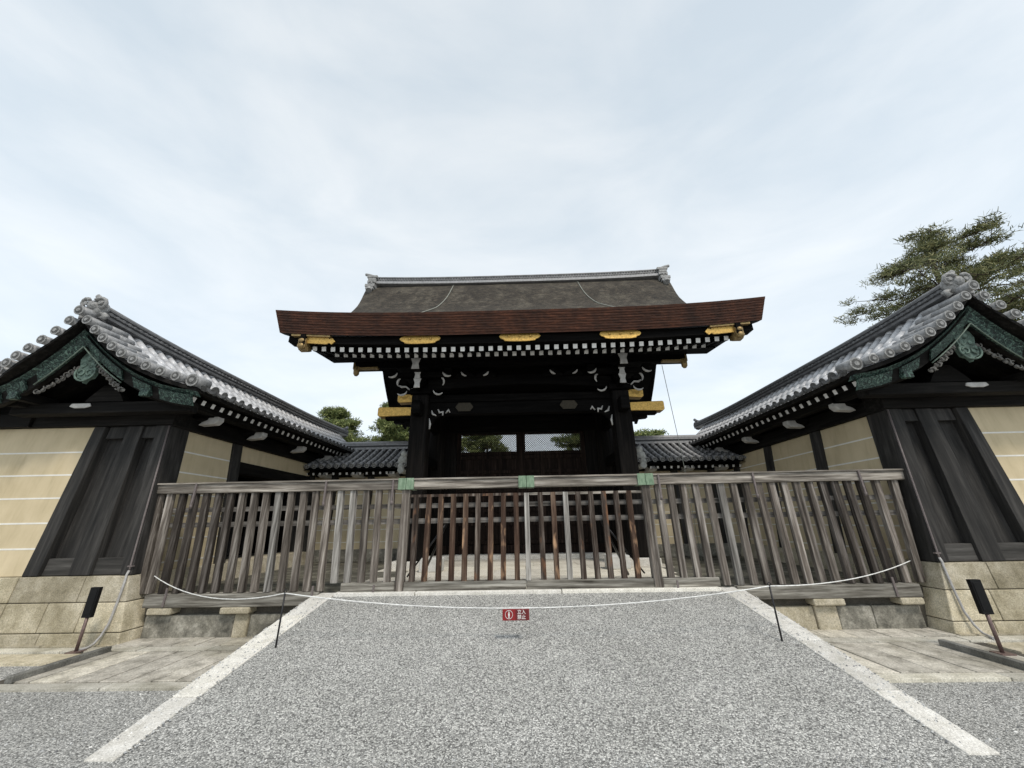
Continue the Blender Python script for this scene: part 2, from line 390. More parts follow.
def under_sheet(m, f, ts, us, mi):                # f(t,u) -> point
    m.grid([[f(t, u) for u in us] for t in ts], mi, True)

# ================================================================== WINGS
WX = 7.44; EX = 5.62; YB = 14.6
def prof(t): return 4.98 - 1.099 * t + .272 * t * t
def batter(z, xb=6.22, xt=6.46): return xb + (xt - xb) * (z - .92) / (3.67 - .92)
def wing(s_):
    WX, EX = (7.44, 5.62) if s_ < 0 else (7.35, 5.53)
    X = lambda x: s_ * x
    lab = ('tile-roofed wall wing with green gable boards and an open side doorway, left of gate' if s_ < 0 else
           'tile-roofed wall wing with green gable boards and closed plaster bays, right of gate')
    root = empty('gate_wing', (X(WX), 6.5, 0), lab, 'wall wing')
    def q8(x0b, x1b, x0t, x1t, y0b, y1b, y0t, y1t, z0, z1): # hexahedron with x outward
        c = [(X(x0b), y0b, z0), (X(x1b), y0b, z0), (X(x1b), y1b, z0), (X(x0b), y1b, z0), (X(x0t), y0t, z1), (X(x1t), y0t, z1), (X(x1t), y1t, z1), (X(x0t), y1t, z1)]
        return c
    # --- stone base
    m = MB(); bx = lambda z: 6.0 + .22 * z / .92; by = lambda z: 6.27 + .07 * z / .92
    m.quadbox(q8(bx(0) + .02, 9.2, bx(.9) + .02, 9.0, by(0) + .02, YB, by(.9) + .02, YB, -.05, .905), 1)
    for zi, (z0, z1, cuts) in enumerate(((.0, .17, (6.6, 7.25, 7.9)), (.17, .56, (6.75, 7.32, 7.97)), (.56, .92, (6.9, 7.97)))):
        xs = [None] + list(cuts)
        for i in range(len(xs) - 1):
            a0 = bx(z0) if i == 0 else xs[i] + .006; a1 = bx(z1) if i == 0 else xs[i] + .006; a2 = xs[i + 1] - .006
            m.quadbox(q8(a0, a2, a1, a2, by(z0 + .004), 6.72 if i == 0 else 6.7, by(z1 - .004), 6.72 if i == 0 else 6.7, z0 + .005, z1 - .005), 0)
        ys = [6.73, 7.9, 9.1, 10.3, 11.4, 12.6, 14.0]
        for i in range(len(ys) - 1):
            m.quadbox(q8(bx(z0), 6.8, bx(z1), 6.8, ys[i] + .005, ys[i + 1] - .005, ys[i] + .005, ys[i + 1] - .005, z0 + .005, z1 - .005), 0)
    m.build('stone_base', [st_base, st_joint, st_moss], root, bevel=.012)
    # --- core + side plaster
    zt = 3.34
    ob = batter
    def side_panel(y0, y1, z0, z1, mat=plaster, off=.05, nm='plaster_panel', lines=True):
        m = MB(); m.quadbox(q8(ob(z0) + off, 7.0, ob(z1) + off, 7.0, y0, y1, y0, y1, z0, z1), 0)
        if lines:
            for zl in (1.05, 1.43, 1.81, 2.19, 2.57, 2.95):
                if z0 < zl < z1: m.quadbox(q8(ob(zl) + off - .004, 6.9, ob(zl) + off - .004, 6.9, y0 + .002, y1 - .002, y0 + .002, y1 - .002, zl - .013, zl + .013), 1)
        m.build(nm, [mat, white_line], root)
    posts = [6.84, 8.07, 9.75, 11.3, 12.9]
    for i, y in enumerate(posts[1:]):
        if s_ < 0 and i == 1: continue
        m = MB(); m.quadbox(q8(ob(.9), 6.9, ob(zt), 6.9, y, y + .27, y, y + .27, .9, zt)); m.build('post', dz, root, bevel=.008)
    side_panel(6.84, 8.07, .92, zt)
    if s_ < 0:   # doorway bay
        side_panel(8.34, 11.3, 2.98, zt, lines=False)
        m = MB(); m.quadbox(q8(ob(2.8) + .02, 6.8, ob(2.98) + .02, 6.8, 8.34, 11.3, 8.34, 11.3, 2.72, 2.975)); m.build('door_lintel', dy, root)
        m = MB(); m.box(X(7.6), X(7.7), 8.34, 11.3, .9, 3.0); m.build('doorway_back', gx, root)
        for ya, yb_ in ((8.34, 8.38), (11.25, 11.3)): MB().box(X(6.9), X(7.6), ya, yb_, .93, 2.72).build('doorway_jamb', gx, root)
        m = MB()
        for y in (8.6, 9.3, 10.0, 10.6): m.box(X(7.45), X(7.58), y, y + .12, .93, 2.72)
        m.build('door_boards', dz, root)
    else:
        side_panel(8.34, 9.75, .92, zt); side_panel(10.02, 11.3, .92, zt)
    side_panel(11.57, 12.9, .92, zt); side_panel(13.17, 14.5, .92, zt)
    # wall body behind
    m = MB(); m.quadbox(q8(6.95, 8.5, 6.95, 8.4, 6.75, 8.1, 6.75, 8.1, .9, 3.3)); m.quadbox(q8(7.72, 8.5, 7.72, 8.4, 8.1, 14.5, 8.1, 14.5, .9, 3.3))
    if s_ > 0: m.quadbox(q8(6.95, 7.7, 6.95, 7.7, 8.12, 14.5, 8.12, 14.5, .9, 3.3))
    m.build('wall_core', dx, root)
    # --- top beams
    m = MB(); m.quadbox(q8(ob(3.34) - .04, 6.72, ob(3.7) - .02, 6.72, 6.5, 14.5, 6.5, 14.5, 3.345, 3.66)); m.build('wall_beam', dy, root, bevel=.01)
    m = MB(); m.box(X(6.58), X(6.66), 6.93, 14.5, 3.665, 4.2); m.build('frieze_board', dy, root)
    # --- front wooden frame (battered)
    y0 = 6.36; y1 = 6.49
    def fpiece(nm, xb0, xb1, xt0, xt1, z0, z1, dyf=0., th=.3, mat=dz):
        f0 = y0 + (y1 - y0) * (z0 - .925) / 2.435 + dyf; f1 = y0 + (y1 - y0) * (z1 - .925) / 2.435 + dyf
        m = MB(); m.quadbox(q8(xb0, xb1, xt0, xt1, f0, f0 + th, f1, f1 + th, z0, z1)); return m.build(nm, mat, root, bevel=.008)
    fpiece('corner_post', 6.22, 6.40, 6.44, 6.72, .925, 3.36, 0, .40)
    fpiece('middle_post', 6.90, 7.25, 6.97, 7.26, .925, 3.36, .01)
    fpiece('end_post', 7.72, 7.97, 7.66, 7.87, .925, 3.36, .0)
    fpiece('board_panel', 6.41, 6.90, 6.70, 6.97, .925, 3.36, .15, .08)
    fpiece('board_panel', 7.25, 7.73, 7.26, 7.67, .925, 3.36, .15, .08)
    fpiece('bottom_rail', 6.405, 6.895, 6.43, 6.90, .925, 1.17, .05, .12, dz2)
    fpiece('bottom_rail', 7.255, 7.715, 7.255, 7.70, .925, 1.17, .05, .12, dz2)
    fpiece('top_rail', 6.70, 6.965, 6.72, 6.965, 3.14, 3.36, .04, .12)
    fpiece('top_rail', 7.265, 7.62, 7.265, 7.61, 3.14, 3.36, .04, .12)
    m = MB(); m.box(X(6.38), X(9.0), 6.44, 6.80, 3.365, 3.66); m.build('front_beam', dx, root, bevel=.01)
    # tie beams running forward under the gable
    m = MB(); m.box(X(5.95), X(6.15), 5.95, 14.2, 3.62, 3.80); m.build('eave_purlin', dy, root)
    m = MB(); m.box(X(8.73), X(8.93), 5.95, 14.2, 3.62, 3.80); m.build('eave_purlin', dy, root)
    m = MB(); m.box(X(5.85), X(9.03), 6.08, 6.30, 3.50, 3.70); m.build('gable_tie_beam', dx, root, bevel=.02)
    m = MB(); m.prism([(-1.4, 3.6), (1.4, 3.6)] + [(t, prof(abs(t)) - .14) for t in (1.4, 1.0, .6, .3, 0, -.3, -.6, -1.0, -1.4)], lambda p, t: (X(WX + p[0]), t, p[1]), 6.86, 6.92); m.build('gable_back_board', gx, root)
    m = MB(); m.prism([(-.35, 0), (.35, 0), (.28, .10), (.1, .3), (-.1, .3), (-.28, .1)], lambda p, t: (X(WX + p[0]), t, 3.72 + p[1]), 6.12, 6.26); m.build('gable_strut', dx, root)
    # --- boat brackets with chalky sides at each post
    
    for y in (6.98, 8.32, 10.0, 11.5):
        m = MB(); poly = [(-.45, .25), (-.47, .03), (-.40, -.04), (-.10, -.06), (-.16, .0), (-.26, .04), (-.29, .12), (-.29, .25)]
        m.prism(poly, lambda p, t: (X(ob(3.5) - .02 + p[0]), t, 3.52 + p[1]), y - .08, y + .08)
        MB().box(X(6.05), X(6.7), y - .06, y + .06, 3.56, 3.66).build('bracket_arm', dx, root)
        m.build('boat_bracket', white_shade, root, bevel=.01)
    m = MB(); m.prism([(-.24, 0), (-.2, .09), (.2, .09), (.24, 0), (.12, -.05), (-.12, -.05)], lambda p, t: (X(WX + .33 + p[0] * .8), t, 3.62 + p[1] * .6), 6.06, 6.4); m.build('boat_bracket', white_shade, root, bevel=.01)
    # --- rafters
    rproto = None
    y = 6.08
    while y < 12.6:
        if rproto is None:
            m = MB(); m.bar((X(EX + .16), y, 3.70), (X(6.75), y, 4.02), .075, .085, 0, endmi=1); rproto = m.build('rafter', [dx, white_paint], root)
        else: copy_at(rproto, (0, y - 6.08, 0))
        y += .215
    # --- roof sheet
    def vy(t):  # verge front edge in plan
        return 5.30 + .15 * (t / 1.82) + .38 * max(0, (t - .7) / 1.12) ** 2
    ts = [i * 1.82 / 12 for i in range(13)]
    m = MB()
    for sg in (-1, 1):
        rows = []
        for t in ts:
            ys = [vy(t) + .06] + [6.2 + (YB - 6.2) * j / 12 for j in range(13)]
            lift = lambda yy: .05 * max(0, (7.5 - yy) / 2) ** 2 + .08 * max(0, (yy - 11) / 3) ** 2
            rows.append([(X(WX + sg * t), yy, prof(t) - .05 + lift(yy)) for yy in ys])
        m.grid(rows, 0, True, flip=(sg * s_ < 0)); 
        low = [[(a, b, c - .07) for a, b, c in r_] for r_ in rows]
        m.grid(low, 1, True, flip=(sg * s_ > 0))
        m.grid([rows[-1], low[-1]], 1, False); m.grid([[r_[0] for r_ in rows], [r_[0] for r_ in low]], 1, False)
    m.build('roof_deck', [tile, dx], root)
    # --- cover tiles
    m = MB()
    for sg in (-1, 1):
        yy = 6.02
        while yy < YB - .1:
            lf = .05 * max(0, (7.5 - yy) / 2) ** 2 + .08 * max(0, (yy - 11) / 3) ** 2
            path = [(X(WX + sg * t), yy + random.uniform(-.004, .004), prof(t) + .004 + lf) for t in reversed([-.0 + i * 1.85 / 10 for i in range(11)])]
            tile_row(m, path, (.062 if yy > 6.4 else .078), .30, 10, 0, 1); yy += .225
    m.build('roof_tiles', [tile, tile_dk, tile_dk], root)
    # flat eave tiles (scalloped lip between the rows)
    for sg in (-1, 1):
        m = MB(); yy = 6.02
        while yy < YB - .3:
            xe = WX + sg * 1.87
            m.prism([(-.10, .02), (-.08, -.035), (0, -.06), (.08, -.035), (.10, .02), (0, -.01)], lambda p, t: (X(xe + t), yy + .112 + p[0], prof(1.82) - .005 + p[1]), -.02, .02)
            yy += .225
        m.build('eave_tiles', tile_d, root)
    # --- verge tiles laid crosswise along the gable
    m = MB()
    for sg in (-1, 1):
        for kx in range(1, 11):
            t = kx * .182 - .03; yf = vy(min(t, 1.82)) + random.uniform(-.006, .006); z = prof(t) + .075
            rr = .073 if kx < 10 else .10
            tile_row(m, [(X(WX + sg * t), yf, z), (X(WX + sg * t), max(yf + .3, 5.93), z + .02)], rr, .34, 10, 0, 1)
    tile_row(m, [(X(WX), vy(0) - .03, 5.06), (X(WX), 5.75, 5.12)], .078, .34, 10, 0, 1)
    m.build('verge_tiles', [tile_v, tile_e, tile_dk], root)
    # --- ridge: stacked noshi tiles + round cap
    m = MB(); ys = [5.55 + (YB + .55 - 5.55) * j / 16 for j in range(17)]
    zr = lambda y: 4.97 + .09 * max(0, (8.2 - y) / 2.7) ** 2 + .10 * max(0, (y - 11.5) / 3.5) ** 2
    for j in range(16):
        a, b_ = ys[j], ys[j + 1]
        for li, (hw, z0, z1, mi) in enumerate(((.17, 0, .045, 0), (.145, .045, .09, 1), (.16, .09, .12, 0), (.13, .12, .165, 1), (.145, .165, .195, 0))):
            m.quadbox([(X(WX) - hw, a, zr(a) + z0), (X(WX) + hw, a, zr(a) + z0), (X(WX) + hw, b_, zr(b_) + z0), (X(WX) - hw, b_, zr(b_) + z0),
                       (X(WX) - hw, a, zr(a) + z1), (X(WX) + hw, a, zr(a) + z1), (X(WX) + hw, b_, zr(b_) + z1), (X(WX) - hw, b_, zr(b_) + z1)], mi)
    m.tube([(X(WX), y, zr(y) + .23) for y in ys], .07, 10, 0)
    y = 5.6
    while y < YB + .5:                          # small half rounds set in the ridge side
        for sg in (-1, 1): m.tube([(X(WX) + sg * .12, y, zr(y) + .105), (X(WX) + sg * .175, y, zr(y) + .105)], .028, 6, 0)
        y += .11
    m.ball((X(WX), YB + .58, zr(YB) + .16), (.17, .09, .19)); m.tube([(X(WX), YB + .4, zr(YB) + .28), (X(WX), YB + .62, zr(YB) + .36), (X(WX), YB + .74, zr(YB) + .45)], .06, 7)
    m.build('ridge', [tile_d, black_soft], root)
    # --- demon-face ridge-end tile
    m = MB(); cx, cy, cz = X(WX), 5.50, 5.22
    m.ball((cx, cy, cz), (.19, .10, .17)); m.ball((cx, cy - .06, cz + .03), (.10, .09, .10))
    for sg in (-1, 1):
        pts = [(cx + sg * (.13 + .085 * math.cos(a)), cy - .05 - .01 * i, cz + .07 + .085 * math.sin(a)) for i, a in enumerate([R(d) for d in range(-120, 200, 40)])]
        m.tube(pts, .030, 6); m.tube([(cx + sg * .13, cy - .11, cz + .07), (cx + sg * .13, cy, cz + .07)], .035, 8)
        m.tube([(cx + sg * .10, cy, cz - .08), (cx + sg * .22, cy - .01, cz - .15), (cx + sg * .17, cy - .03, cz - .22)], .045, 6)
    m.tube([(cx, cy + .02, cz + .12), (cx, cy - .02, cz + .21), (cx, cy - .08, cz + .22)], .04, 7)
    m.build('ridge_end_tile', tile_d if False else tile_e, root)
    # --- bargeboards
    def bz(t): return 4.79 - 1.04 * t + .262 * t * t          # upper edge under the verge tiles
    def barge(sg, t0, t1, h, th, yo, mat, nm, dz_=0., n=8):
        m = MB(); rows = []
        for i in range(n + 1):
            t = t0 + (t1 - t0) * i / n; x = X(WX + sg * t); yb = 5.50 + .30 * (t / 1.82) + yo
            rows.append([(x, yb - .0, bz(t) - dz_), (x, yb + .08, bz(t) - dz_ - h), (x, yb + th + .08, bz(t) - dz_ - h), (x, yb + th, bz(t) - dz_), (x, yb, bz(t) - dz_)])
        m.grid(rows, 0, False)
        for r_ in (rows[0], rows[-1]):
            b = len(m.v); m.v += r_[:4]; m.f.append((b, b + 1, b + 2, b + 3)); m.m.append(0); m.sm.append(False)
        return m.build(nm, mat, root)
    for sg in (-1, 1):
        barge(sg, 0, 1.78, .26, .07, 0, dx, 'bargeboard')
        barge(sg, 0, 1.9, .07, .10, -.055, copper, 'bargeboard_cap', .0)
        barge(sg, .0, .72, .165, .03, -.028, copper, 'bargeboard_fitting', .085)
        MB().tube([(X(WX + sg * t), 5.50 + .30 * t / 1.82 + .055 - .03, bz(t) - .285) for t in [i_ * .148 for i_ in range(6)]], .011, 5).build('bargeboard_edging', copper2d, root)
        barge(sg, .92, 1.22, .15, .03, -.03, copper, 'bargeboard_fitting', .082, 3)
        barge(sg, 1.36, 1.86, .165, .04, -.03, copper, 'bargeboard_fitting', .075, 4)
        m = MB(); xx = X(WX + sg * 1.12); m.box(xx - .075, xx + .075, 5.70, 5.78, 3.66, 3.83); m.build('beam_end_cap', copper, root, bevel=.01)
        m = MB(); m.box(xx - .065, xx + .065, 5.785, 6.3, 3.67, 3.82); m.build('beam_end', dy, root)
    # --- pendant
    m = MB(); px = X(WX); py = 5.70
    poly = [(0, .30), (.10, .24), (.16, .12), (.13, .0), (.17, -.06), (.13, -.17), (.04, -.20), (0, -.26), (-.04, -.20), (-.13, -.17), (-.17, -.06), (-.13, 0), (-.16, .12), (-.10, .24)]
    m.prism(poly, lambda p, t: (px + p[0], t + .25 * (-.1 - p[1]) * .3, 4.20 + p[1] * 1.1), py, py + .06)
    m.tube([(px + .17 * math.cos(R(a)), py - .012, 4.10 + .17 * math.sin(R(a)) * .9) for a in range(-200, 21, 20)], .016, 5)
    for sg in (-1, 1):
        m.tube([(px + sg * (.07 + .05 * math.cos(a)), py - .01, 4.10 + .05 * math.sin(a)) for a in [R(d) for d in range(0, 330, 30)]], .014, 5)
        m.tube([(px + sg * (.07 + .045 * math.cos(a)), py - .01, 4.25 + .05 * math.sin(a)) for a in [R(d) for d in range(0, 330, 30)]], .014, 5)
    m.ball((px, py - .01, 4.36), (.06, .04, .06))
    m.build('pendant', copper_g, root)
    for sg in (-1, 1):
        m = MB()
        for i in range(9):
            t = .20 + i * .065; zz = bz(t) - .40 - .012 * (i % 2)
            m.ball((px + sg * t, py + .03, zz), (.045, .02, .05 - i * .002), 0, 7, 5)
            a0 = random.uniform(0, 360)
            m.tube([(px + sg * t + .04 * math.cos(R(a0 + d)), py, zz + .035 * math.sin(R(a0 + d))) for d in range(0, 240, 40)], .010, 5)
        m.build('pendant_fin', carved, root)
    root.location += Vector((-.06 * s_ if s_ < 0 else .0, -.05, 0))
    return root
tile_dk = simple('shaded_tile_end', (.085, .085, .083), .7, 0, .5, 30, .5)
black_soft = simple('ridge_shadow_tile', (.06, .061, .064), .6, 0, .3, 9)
copper_g = simple('grey_green_carving', (.10, .15, .125), .7, .1, .65, 14, .9)  # high contrast paints the light and dark of the carved relief
carved = simple('worn_grey_carving', (.13, .125, .115), .8, 0, .5, 14, .5)
wl = wing(-1); wr = wing(1)

# ================================================================== STREET WALLS beyond the wings
def street_wall(s_):
    side = 'left' if s_ < 0 else 'right'; X = lambda x: s_ * x
    root = empty('plaster_wall', (X(10), 6.6, 0), f'ochre plaster wall with white lines on a granite base, at the {side} edge of the photo', 'wall')
    def q8(a0, a1, b0, b1, y0, y1, yt0, yt1, z0, z1): return [(X(a0), y0, z0), (X(a1), y0, z0), (X(a1), y1, z0), (X(a0), y1, z0), (X(b0), yt0, z1), (X(b1), yt0, z1), (X(b1), yt1, z1), (X(b0), yt1, z1)]
    m = MB(); yb = lambda z: 6.38 + .15 * (z - .92) / 2.4
    m.quadbox(q8(7.975, 17, 7.875, 17, yb(.92), 8, yb(3.36), 8, .925, 3.36))
    for zl in (1.32, 1.71, 2.11, 2.50, 2.90):
        xl = 7.975 - .10 * (zl - .92) / 2.44
        m.quadbox(q8(xl + .003, 17, xl + .003, 17, yb(zl) - .004, 7, yb(zl) - .004, 7, zl - .013, zl + .013), 1)
    m.build('plaster_face', [plaster, white_line], root)
    m = MB(); by = lambda z: 6.27 + .07 * z / .92
    m.quadbox(q8(7.99, 17, 7.99, 17, by(0) + .02, 8, by(.9) + .02, 8, -.05, .905), 1)
    for z0, z1, off in ((0, .17, .3), (.17, .56, .0), (.56, .92, .55)):
        x = 7.976
        nx = x + .45 + off
        while x < 16.5:
            m.quadbox(q8(x + .004, nx - .004, x + .004, nx - .004, by(z0 + .004), 6.8, by(z1 - .004), 6.8, z0 + .005, z1 - .005)); x = nx; nx = x + random.uniform(.8, 1.1)
    m.build('stone_base', [st_base, st_joint], root, bevel=.012)
    m = MB(); m.box(X(9.02), X(17), 6.4, 8.1, 3.365, 3.6); m.build('wall_plate', dx, root)
    m = MB(); pf = lambda t: 4.85 - .95 * t + .2 * t * t
    for sg in (-1, 1):
        rows = [[(X(x), 7.25 + sg * i * .16, pf(i * .16) - .05) for x in (9.3, 12, 17)] for i in range(10)]
        m.grid(rows, 1, True); m.grid([[(a, b, c - .08) for a, b, c in r_] for r_ in rows], 2, True)
        x = 9.45
        while x < 17: tile_row(m, [(X(x), 7.25 + sg * (1.46 - i * .16), pf(1.46 - i * .16)) for i in range(10)], .07, .26, 7, 0, 3); x += .215
    m.build('roof', [tile, tile_m, dx, tile_e, tile_dk], root)
    m = MB(); m.box(X(9.3), X(17), 7.11, 7.39, 4.8, 5.0); m.tube([(X(9.3), 7.25, 5.04), (X(17), 7.25, 5.04)], .07, 8); m.build('ridge', tile_d, root)
    root.location += Vector((-.06 * s_ if s_ < 0 else .0, -.05, 0))
street_wall(-1); street_wall(1)

# ================================================================== LOW WALLS beside the gate
def low_wall(s_):
    side = 'left' if s_ < 0 else 'right'; X = lambda x: s_ * x
    root = empty('low_wall', (X(4.9), 12.3, HR), f'short tile-roofed plaster wall joining the gate to the {side} wing', 'wall', 'short walls beside the gate')
    m = MB(); m.box(X(3.3), X(6.5), 11.62, 13, HR, .93)
    m.build('stone_base', st_dark, root, bevel=.02)
    for x0, x1 in ((3.3, 4.62), (4.76, 5.75), (5.89, 6.5)):
        m = MB(); m.quadbox([(X(x0), 11.7, .93), (X(x1), 11.7, .93), (X(x1), 12.9, .93), (X(x0), 12.9, .93), (X(x0), 11.82, 3.0), (X(x1), 11.82, 3.0), (X(x1), 12.8, 3.0), (X(x0), 12.8, 3.0)])
        for zl in (1.12, 1.46, 1.80, 2.14, 2.48):
            yl = 11.7 + .12 * (zl - .93) / 2.07 - .004
            m.box(X(x0 + .002), X(x1 - .002), yl, 12.5, zl - .010, zl + .010, 1)
        m.build('plaster_panel', [plaster, white_line], root)
    for xp in (4.69, 5.82):
        m = MB(); m.box(X(xp - .065), X(xp + .065), 11.62, 11.9, .93, 3.0); m.build('post', dz, root)
    m = MB(); m.box(X(3.2), X(6.5), 11.62, 12.98, 3.002, 3.16); m.build('wall_beam', dx, root)
    pf = lambda t: 3.98 - .66 * t + .09 * t * t
    m = MB()
    for sg in (-1, 1):
        rows = [[(X(x), 12.3 + sg * i * .14, pf(i * .14) - .045) for x in (3.2, 6.6)] for i in range(11)]
        m.grid(rows, 1, True); m.grid([[(a, b, c - .07) for a, b, c in r_] for r_ in rows], 2, True)
    m.build('roof_deck', [tile, tile_d, dx], root)
    m = MB()
    for sg in (-1, 1):
        x = 3.42
        while x < 6.55: tile_row(m, [(X(x), 12.3 + sg * (1.42 - i * .142), pf(1.42 - i * .142)) for i in range(11)], .065, .26, 8, 0, 1); x += .222
    m.build('roof_tiles', [tile_l, tile_e, tile_dk], root)
    m = MB(); m.box(X(3.2), X(6.6), 12.14, 12.46, 3.93, 4.0); m.box(X(3.2), X(6.6), 12.17, 12.43, 4.0, 4.06, 1); m.box(X(3.2), X(6.6), 12.14, 12.46, 4.06, 4.1)
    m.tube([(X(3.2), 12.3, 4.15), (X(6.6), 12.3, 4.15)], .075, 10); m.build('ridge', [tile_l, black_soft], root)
    rp = None; x = 3.4; i = 0
    while x < 6.45:
        if rp is None: rp = MB().bar((X(x), 11.12, 3.03), (X(x), 11.9, 3.3), .06, .07, 0, endmi=1).build('rafter', [dy, white_paint], root)
        else: copy_at(rp, (X(x) - X(3.4), 0, 0))
        x += .2
    for xb in (3.9, 5.0, 6.0):
        MB().prism([(-.3, .0), (-.25, .09), (.25, .09), (.25, -.05), (-.15, -.05)], lambda p, t: (X(xb + t), 11.5 + p[0], 3.0 + p[1]), -.11, .11).build('boat_bracket', white_shade, root)
    # lichened end tile against the pillar
    m = MB(); cx, cy, cz = X(3.50), 10.95, 3.34
    m.ball((cx, cy, cz), (.15, .12, .16)); m.ball((cx + X(.03), cy - .03, cz - .16), (.11, .1, .11)); m.ball((cx - X(.02), cy, cz + .18), (.10, .1, .12))
    m.tube([(cx, cy - .15, cz - .28), (cx, cy + .3, cz - .26)], .09, 10)
    m.build('end_tile', pale_tile, root)
low_wall(-1); low_wall(1)

# ================================================================== GATE
gate = empty('palace_gate', (0, 12.3, HR), 'large dark timber gate with thick bark-thatched roof, gilt fittings and white rafter ends', 'gate')
PF = [(0, 10.42), (.12, 10.36), (.3, 10.16), (.5, 9.88), (.75, 9.48), (1.0, 9.09), (1.43, 8.50), (2.1, 7.85), (2.7, 7.40), (3.3, 7.02), (3.9, 6.66), (4.5, 6.43)]
RX = 6.0
def sori(x): return .19 * (abs(x) / RX) ** 3.2
def gprof(t):
    for i in range(1, len(PF)):
        if t <= PF[i][0]:
            f = (t - PF[i - 1][0]) / (PF[i][0] - PF[i - 1][0]); return PF[i - 1][1] + (PF[i][1] - PF[i - 1][1]) * f
    return PF[-1][1]
m = MB()
nx = 32
xs = [-RX + 2 * RX * i / nx for i in range(nx + 1)]
def top_pt(x, t, sg):
    tt = min(1, t / 4.5); drop = .16 * max(0, (abs(x) - (RX - .5)) / .5) ** 2 * (1 - tt) ** .5
    return (x * (.95 + .045 * max(0, 1 - tt / .25) ** 1.5 + .05 * max(0, (tt - .25) / .75) ** 1.3), 12.3 + sg * t, gprof(t) + sori(x) * tt ** 2 - drop)
ts = [4.5 * (i / 26) for i in range(27)]
for sg in (-1, 1):
    rows = [[top_pt(x, t, sg) for x in xs] for t in ts]; m.grid(rows, 0, True, flip=(sg > 0))
    lower = []
    for t, r_ in zip(ts, rows):
        th = .48 + .05 * (t / 4.5); back = .20 * (t / 4.5) ** 2
        lower.append([(x_ * .985, y_ - sg * back, z_ - th) for x_, y_, z_ in r_])
    m.grid(lower, 2, True, flip=(sg < 0))
    # eave face in layers (slightly stepped)
    f0, f1 = rows[-1], lower[-1]; n = 9; prev = f0
    for i in range(1, n + 1):
        f = i / n; a_ = [tuple(Vector(a).lerp(Vector(b), f)) for a, b in zip(f0, f1)]
        nxt = [(a, b + sg * (.005 if i < n else 0) * (1 + .8 * math.sin(q * 1.7 + i * 3)), c) for q, (a, b, c) in enumerate(a_)]
        m.grid([prev, nxt], 1, False, flip=(sg > 0))
        ledge = [(a, b - sg * .010 * (i < n), c) for a, b, c in nxt]; m.grid([nxt, ledge], 1, False, flip=(sg > 0)); prev = ledge
    for e_ in (0, -1):
        m.grid([[r_[e_] for r_ in rows], [r_[e_] for r_ in lower]], 1, False)
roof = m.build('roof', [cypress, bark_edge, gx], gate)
# thin eave board under the thatch
for sg in (-1, 1):
    m = MB()
    for i in range(nx):
        a, b = xs[i] * .955, xs[i + 1] * .955
        za = 5.84 + sori(xs[i]) * .9; zb = 5.84 + sori(xs[i + 1]) * .9
        lo, hi = sorted((12.3 + sg * 4.18, 12.3 + sg * 3.9))
        m.quadbox([(a, lo, za - .12), (b, lo, zb - .12), (b, hi, zb - .12), (a, hi, za - .12), (a, lo, za + .08), (b, lo, zb + .08), (b, hi, zb + .08), (a, hi, za + .08)])
    m.build('eave_board', gx, gate)
# ridge
rl = 5.55
m = MB()
def zrd(x): return 10.30 + .10 * (abs(x) / rl) ** 3
xr = [-rl + 2 * rl * i / 24 for i in range(25)]
for i in range(24):
    a, b = xr[i], xr[i + 1]
    for hw, z0, z1, mi in ((.30, 0, .10, 1), (.25, .10, .13, 0), (.22, .13, .19, 2), (.25, .19, .22, 0), (.21, .22, .30, 2), (.24, .30, .34, 0)):
        m.quadbox([(a, 12.3 - hw, zrd(a) + z0), (b, 12.3 - hw, zrd(b) + z0), (b, 12.3 + hw, zrd(b) + z0), (a, 12.3 + hw, zrd(a) + z0), (a, 12.3 - hw, zrd(a) + z1), (b, 12.3 - hw, zrd(b) + z1), (b, 12.3 + hw, zrd(b) + z1), (a, 12.3 + hw, zrd(a) + z1)], mi)
m.tube([(x, 12.3, zrd(x) + .37) for x in xr], .08, 8, 0)
x = -rl + .05
while x < rl:
    m.tube([(x, 12.05, zrd(x) + .16), (x, 12.10, zrd(x) + .16)], .028, 6, 0); m.tube([(x + .05, 12.06, zrd(x) + .26), (x + .05, 12.10, zrd(x) + .26)], .028, 6, 0); x += .105
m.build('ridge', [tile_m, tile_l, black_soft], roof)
for s_ in (-1, 1):
    m = MB(); c = Vector((s_ * (rl + .06), 12.15, 10.42))
    m.box(c.x - .13, c.x + .13, c.y - .12, c.y + .25, c.z - .32, c.z + .22)
    for dz_, w_, h_ in ((.26, .20, .05), (.14, .15, .05), (.02, .17, .06), (-.12, .14, .05), (-.24, .18, .06), (-.36, .15, .05)): m.box(c.x - w_ + s_ * .02, c.x + w_ + s_ * .02, c.y - .22 - (.14 if dz_ < -.2 else 0), c.y + .2, c.z + dz_ - h_, c.z + dz_ + h_)
    m.tube([c + Vector((-.05 * s_, -.1, .30)), c + Vector((s_ * .14, -.12, .37)), c + Vector((s_ * .33, -.12, .42))], .06, 6)
    m.tube([c + Vector((0, -.2, -.30)), c + Vector((s_ * .02, -.34, -.42)), c + Vector((s_ * .0, -.40, -.52))], .12, 8)
    for q in (-1, 1): m.tube([c + Vector((q * (.06 + .05 * math.cos(a)), -.25, -.05 + .06 * math.sin(a))) for a in [R(d) for d in range(0, 330, 40)]], .02, 5)
    m.build('ridge_end_tile', tile_e, roof, bevel=.015)
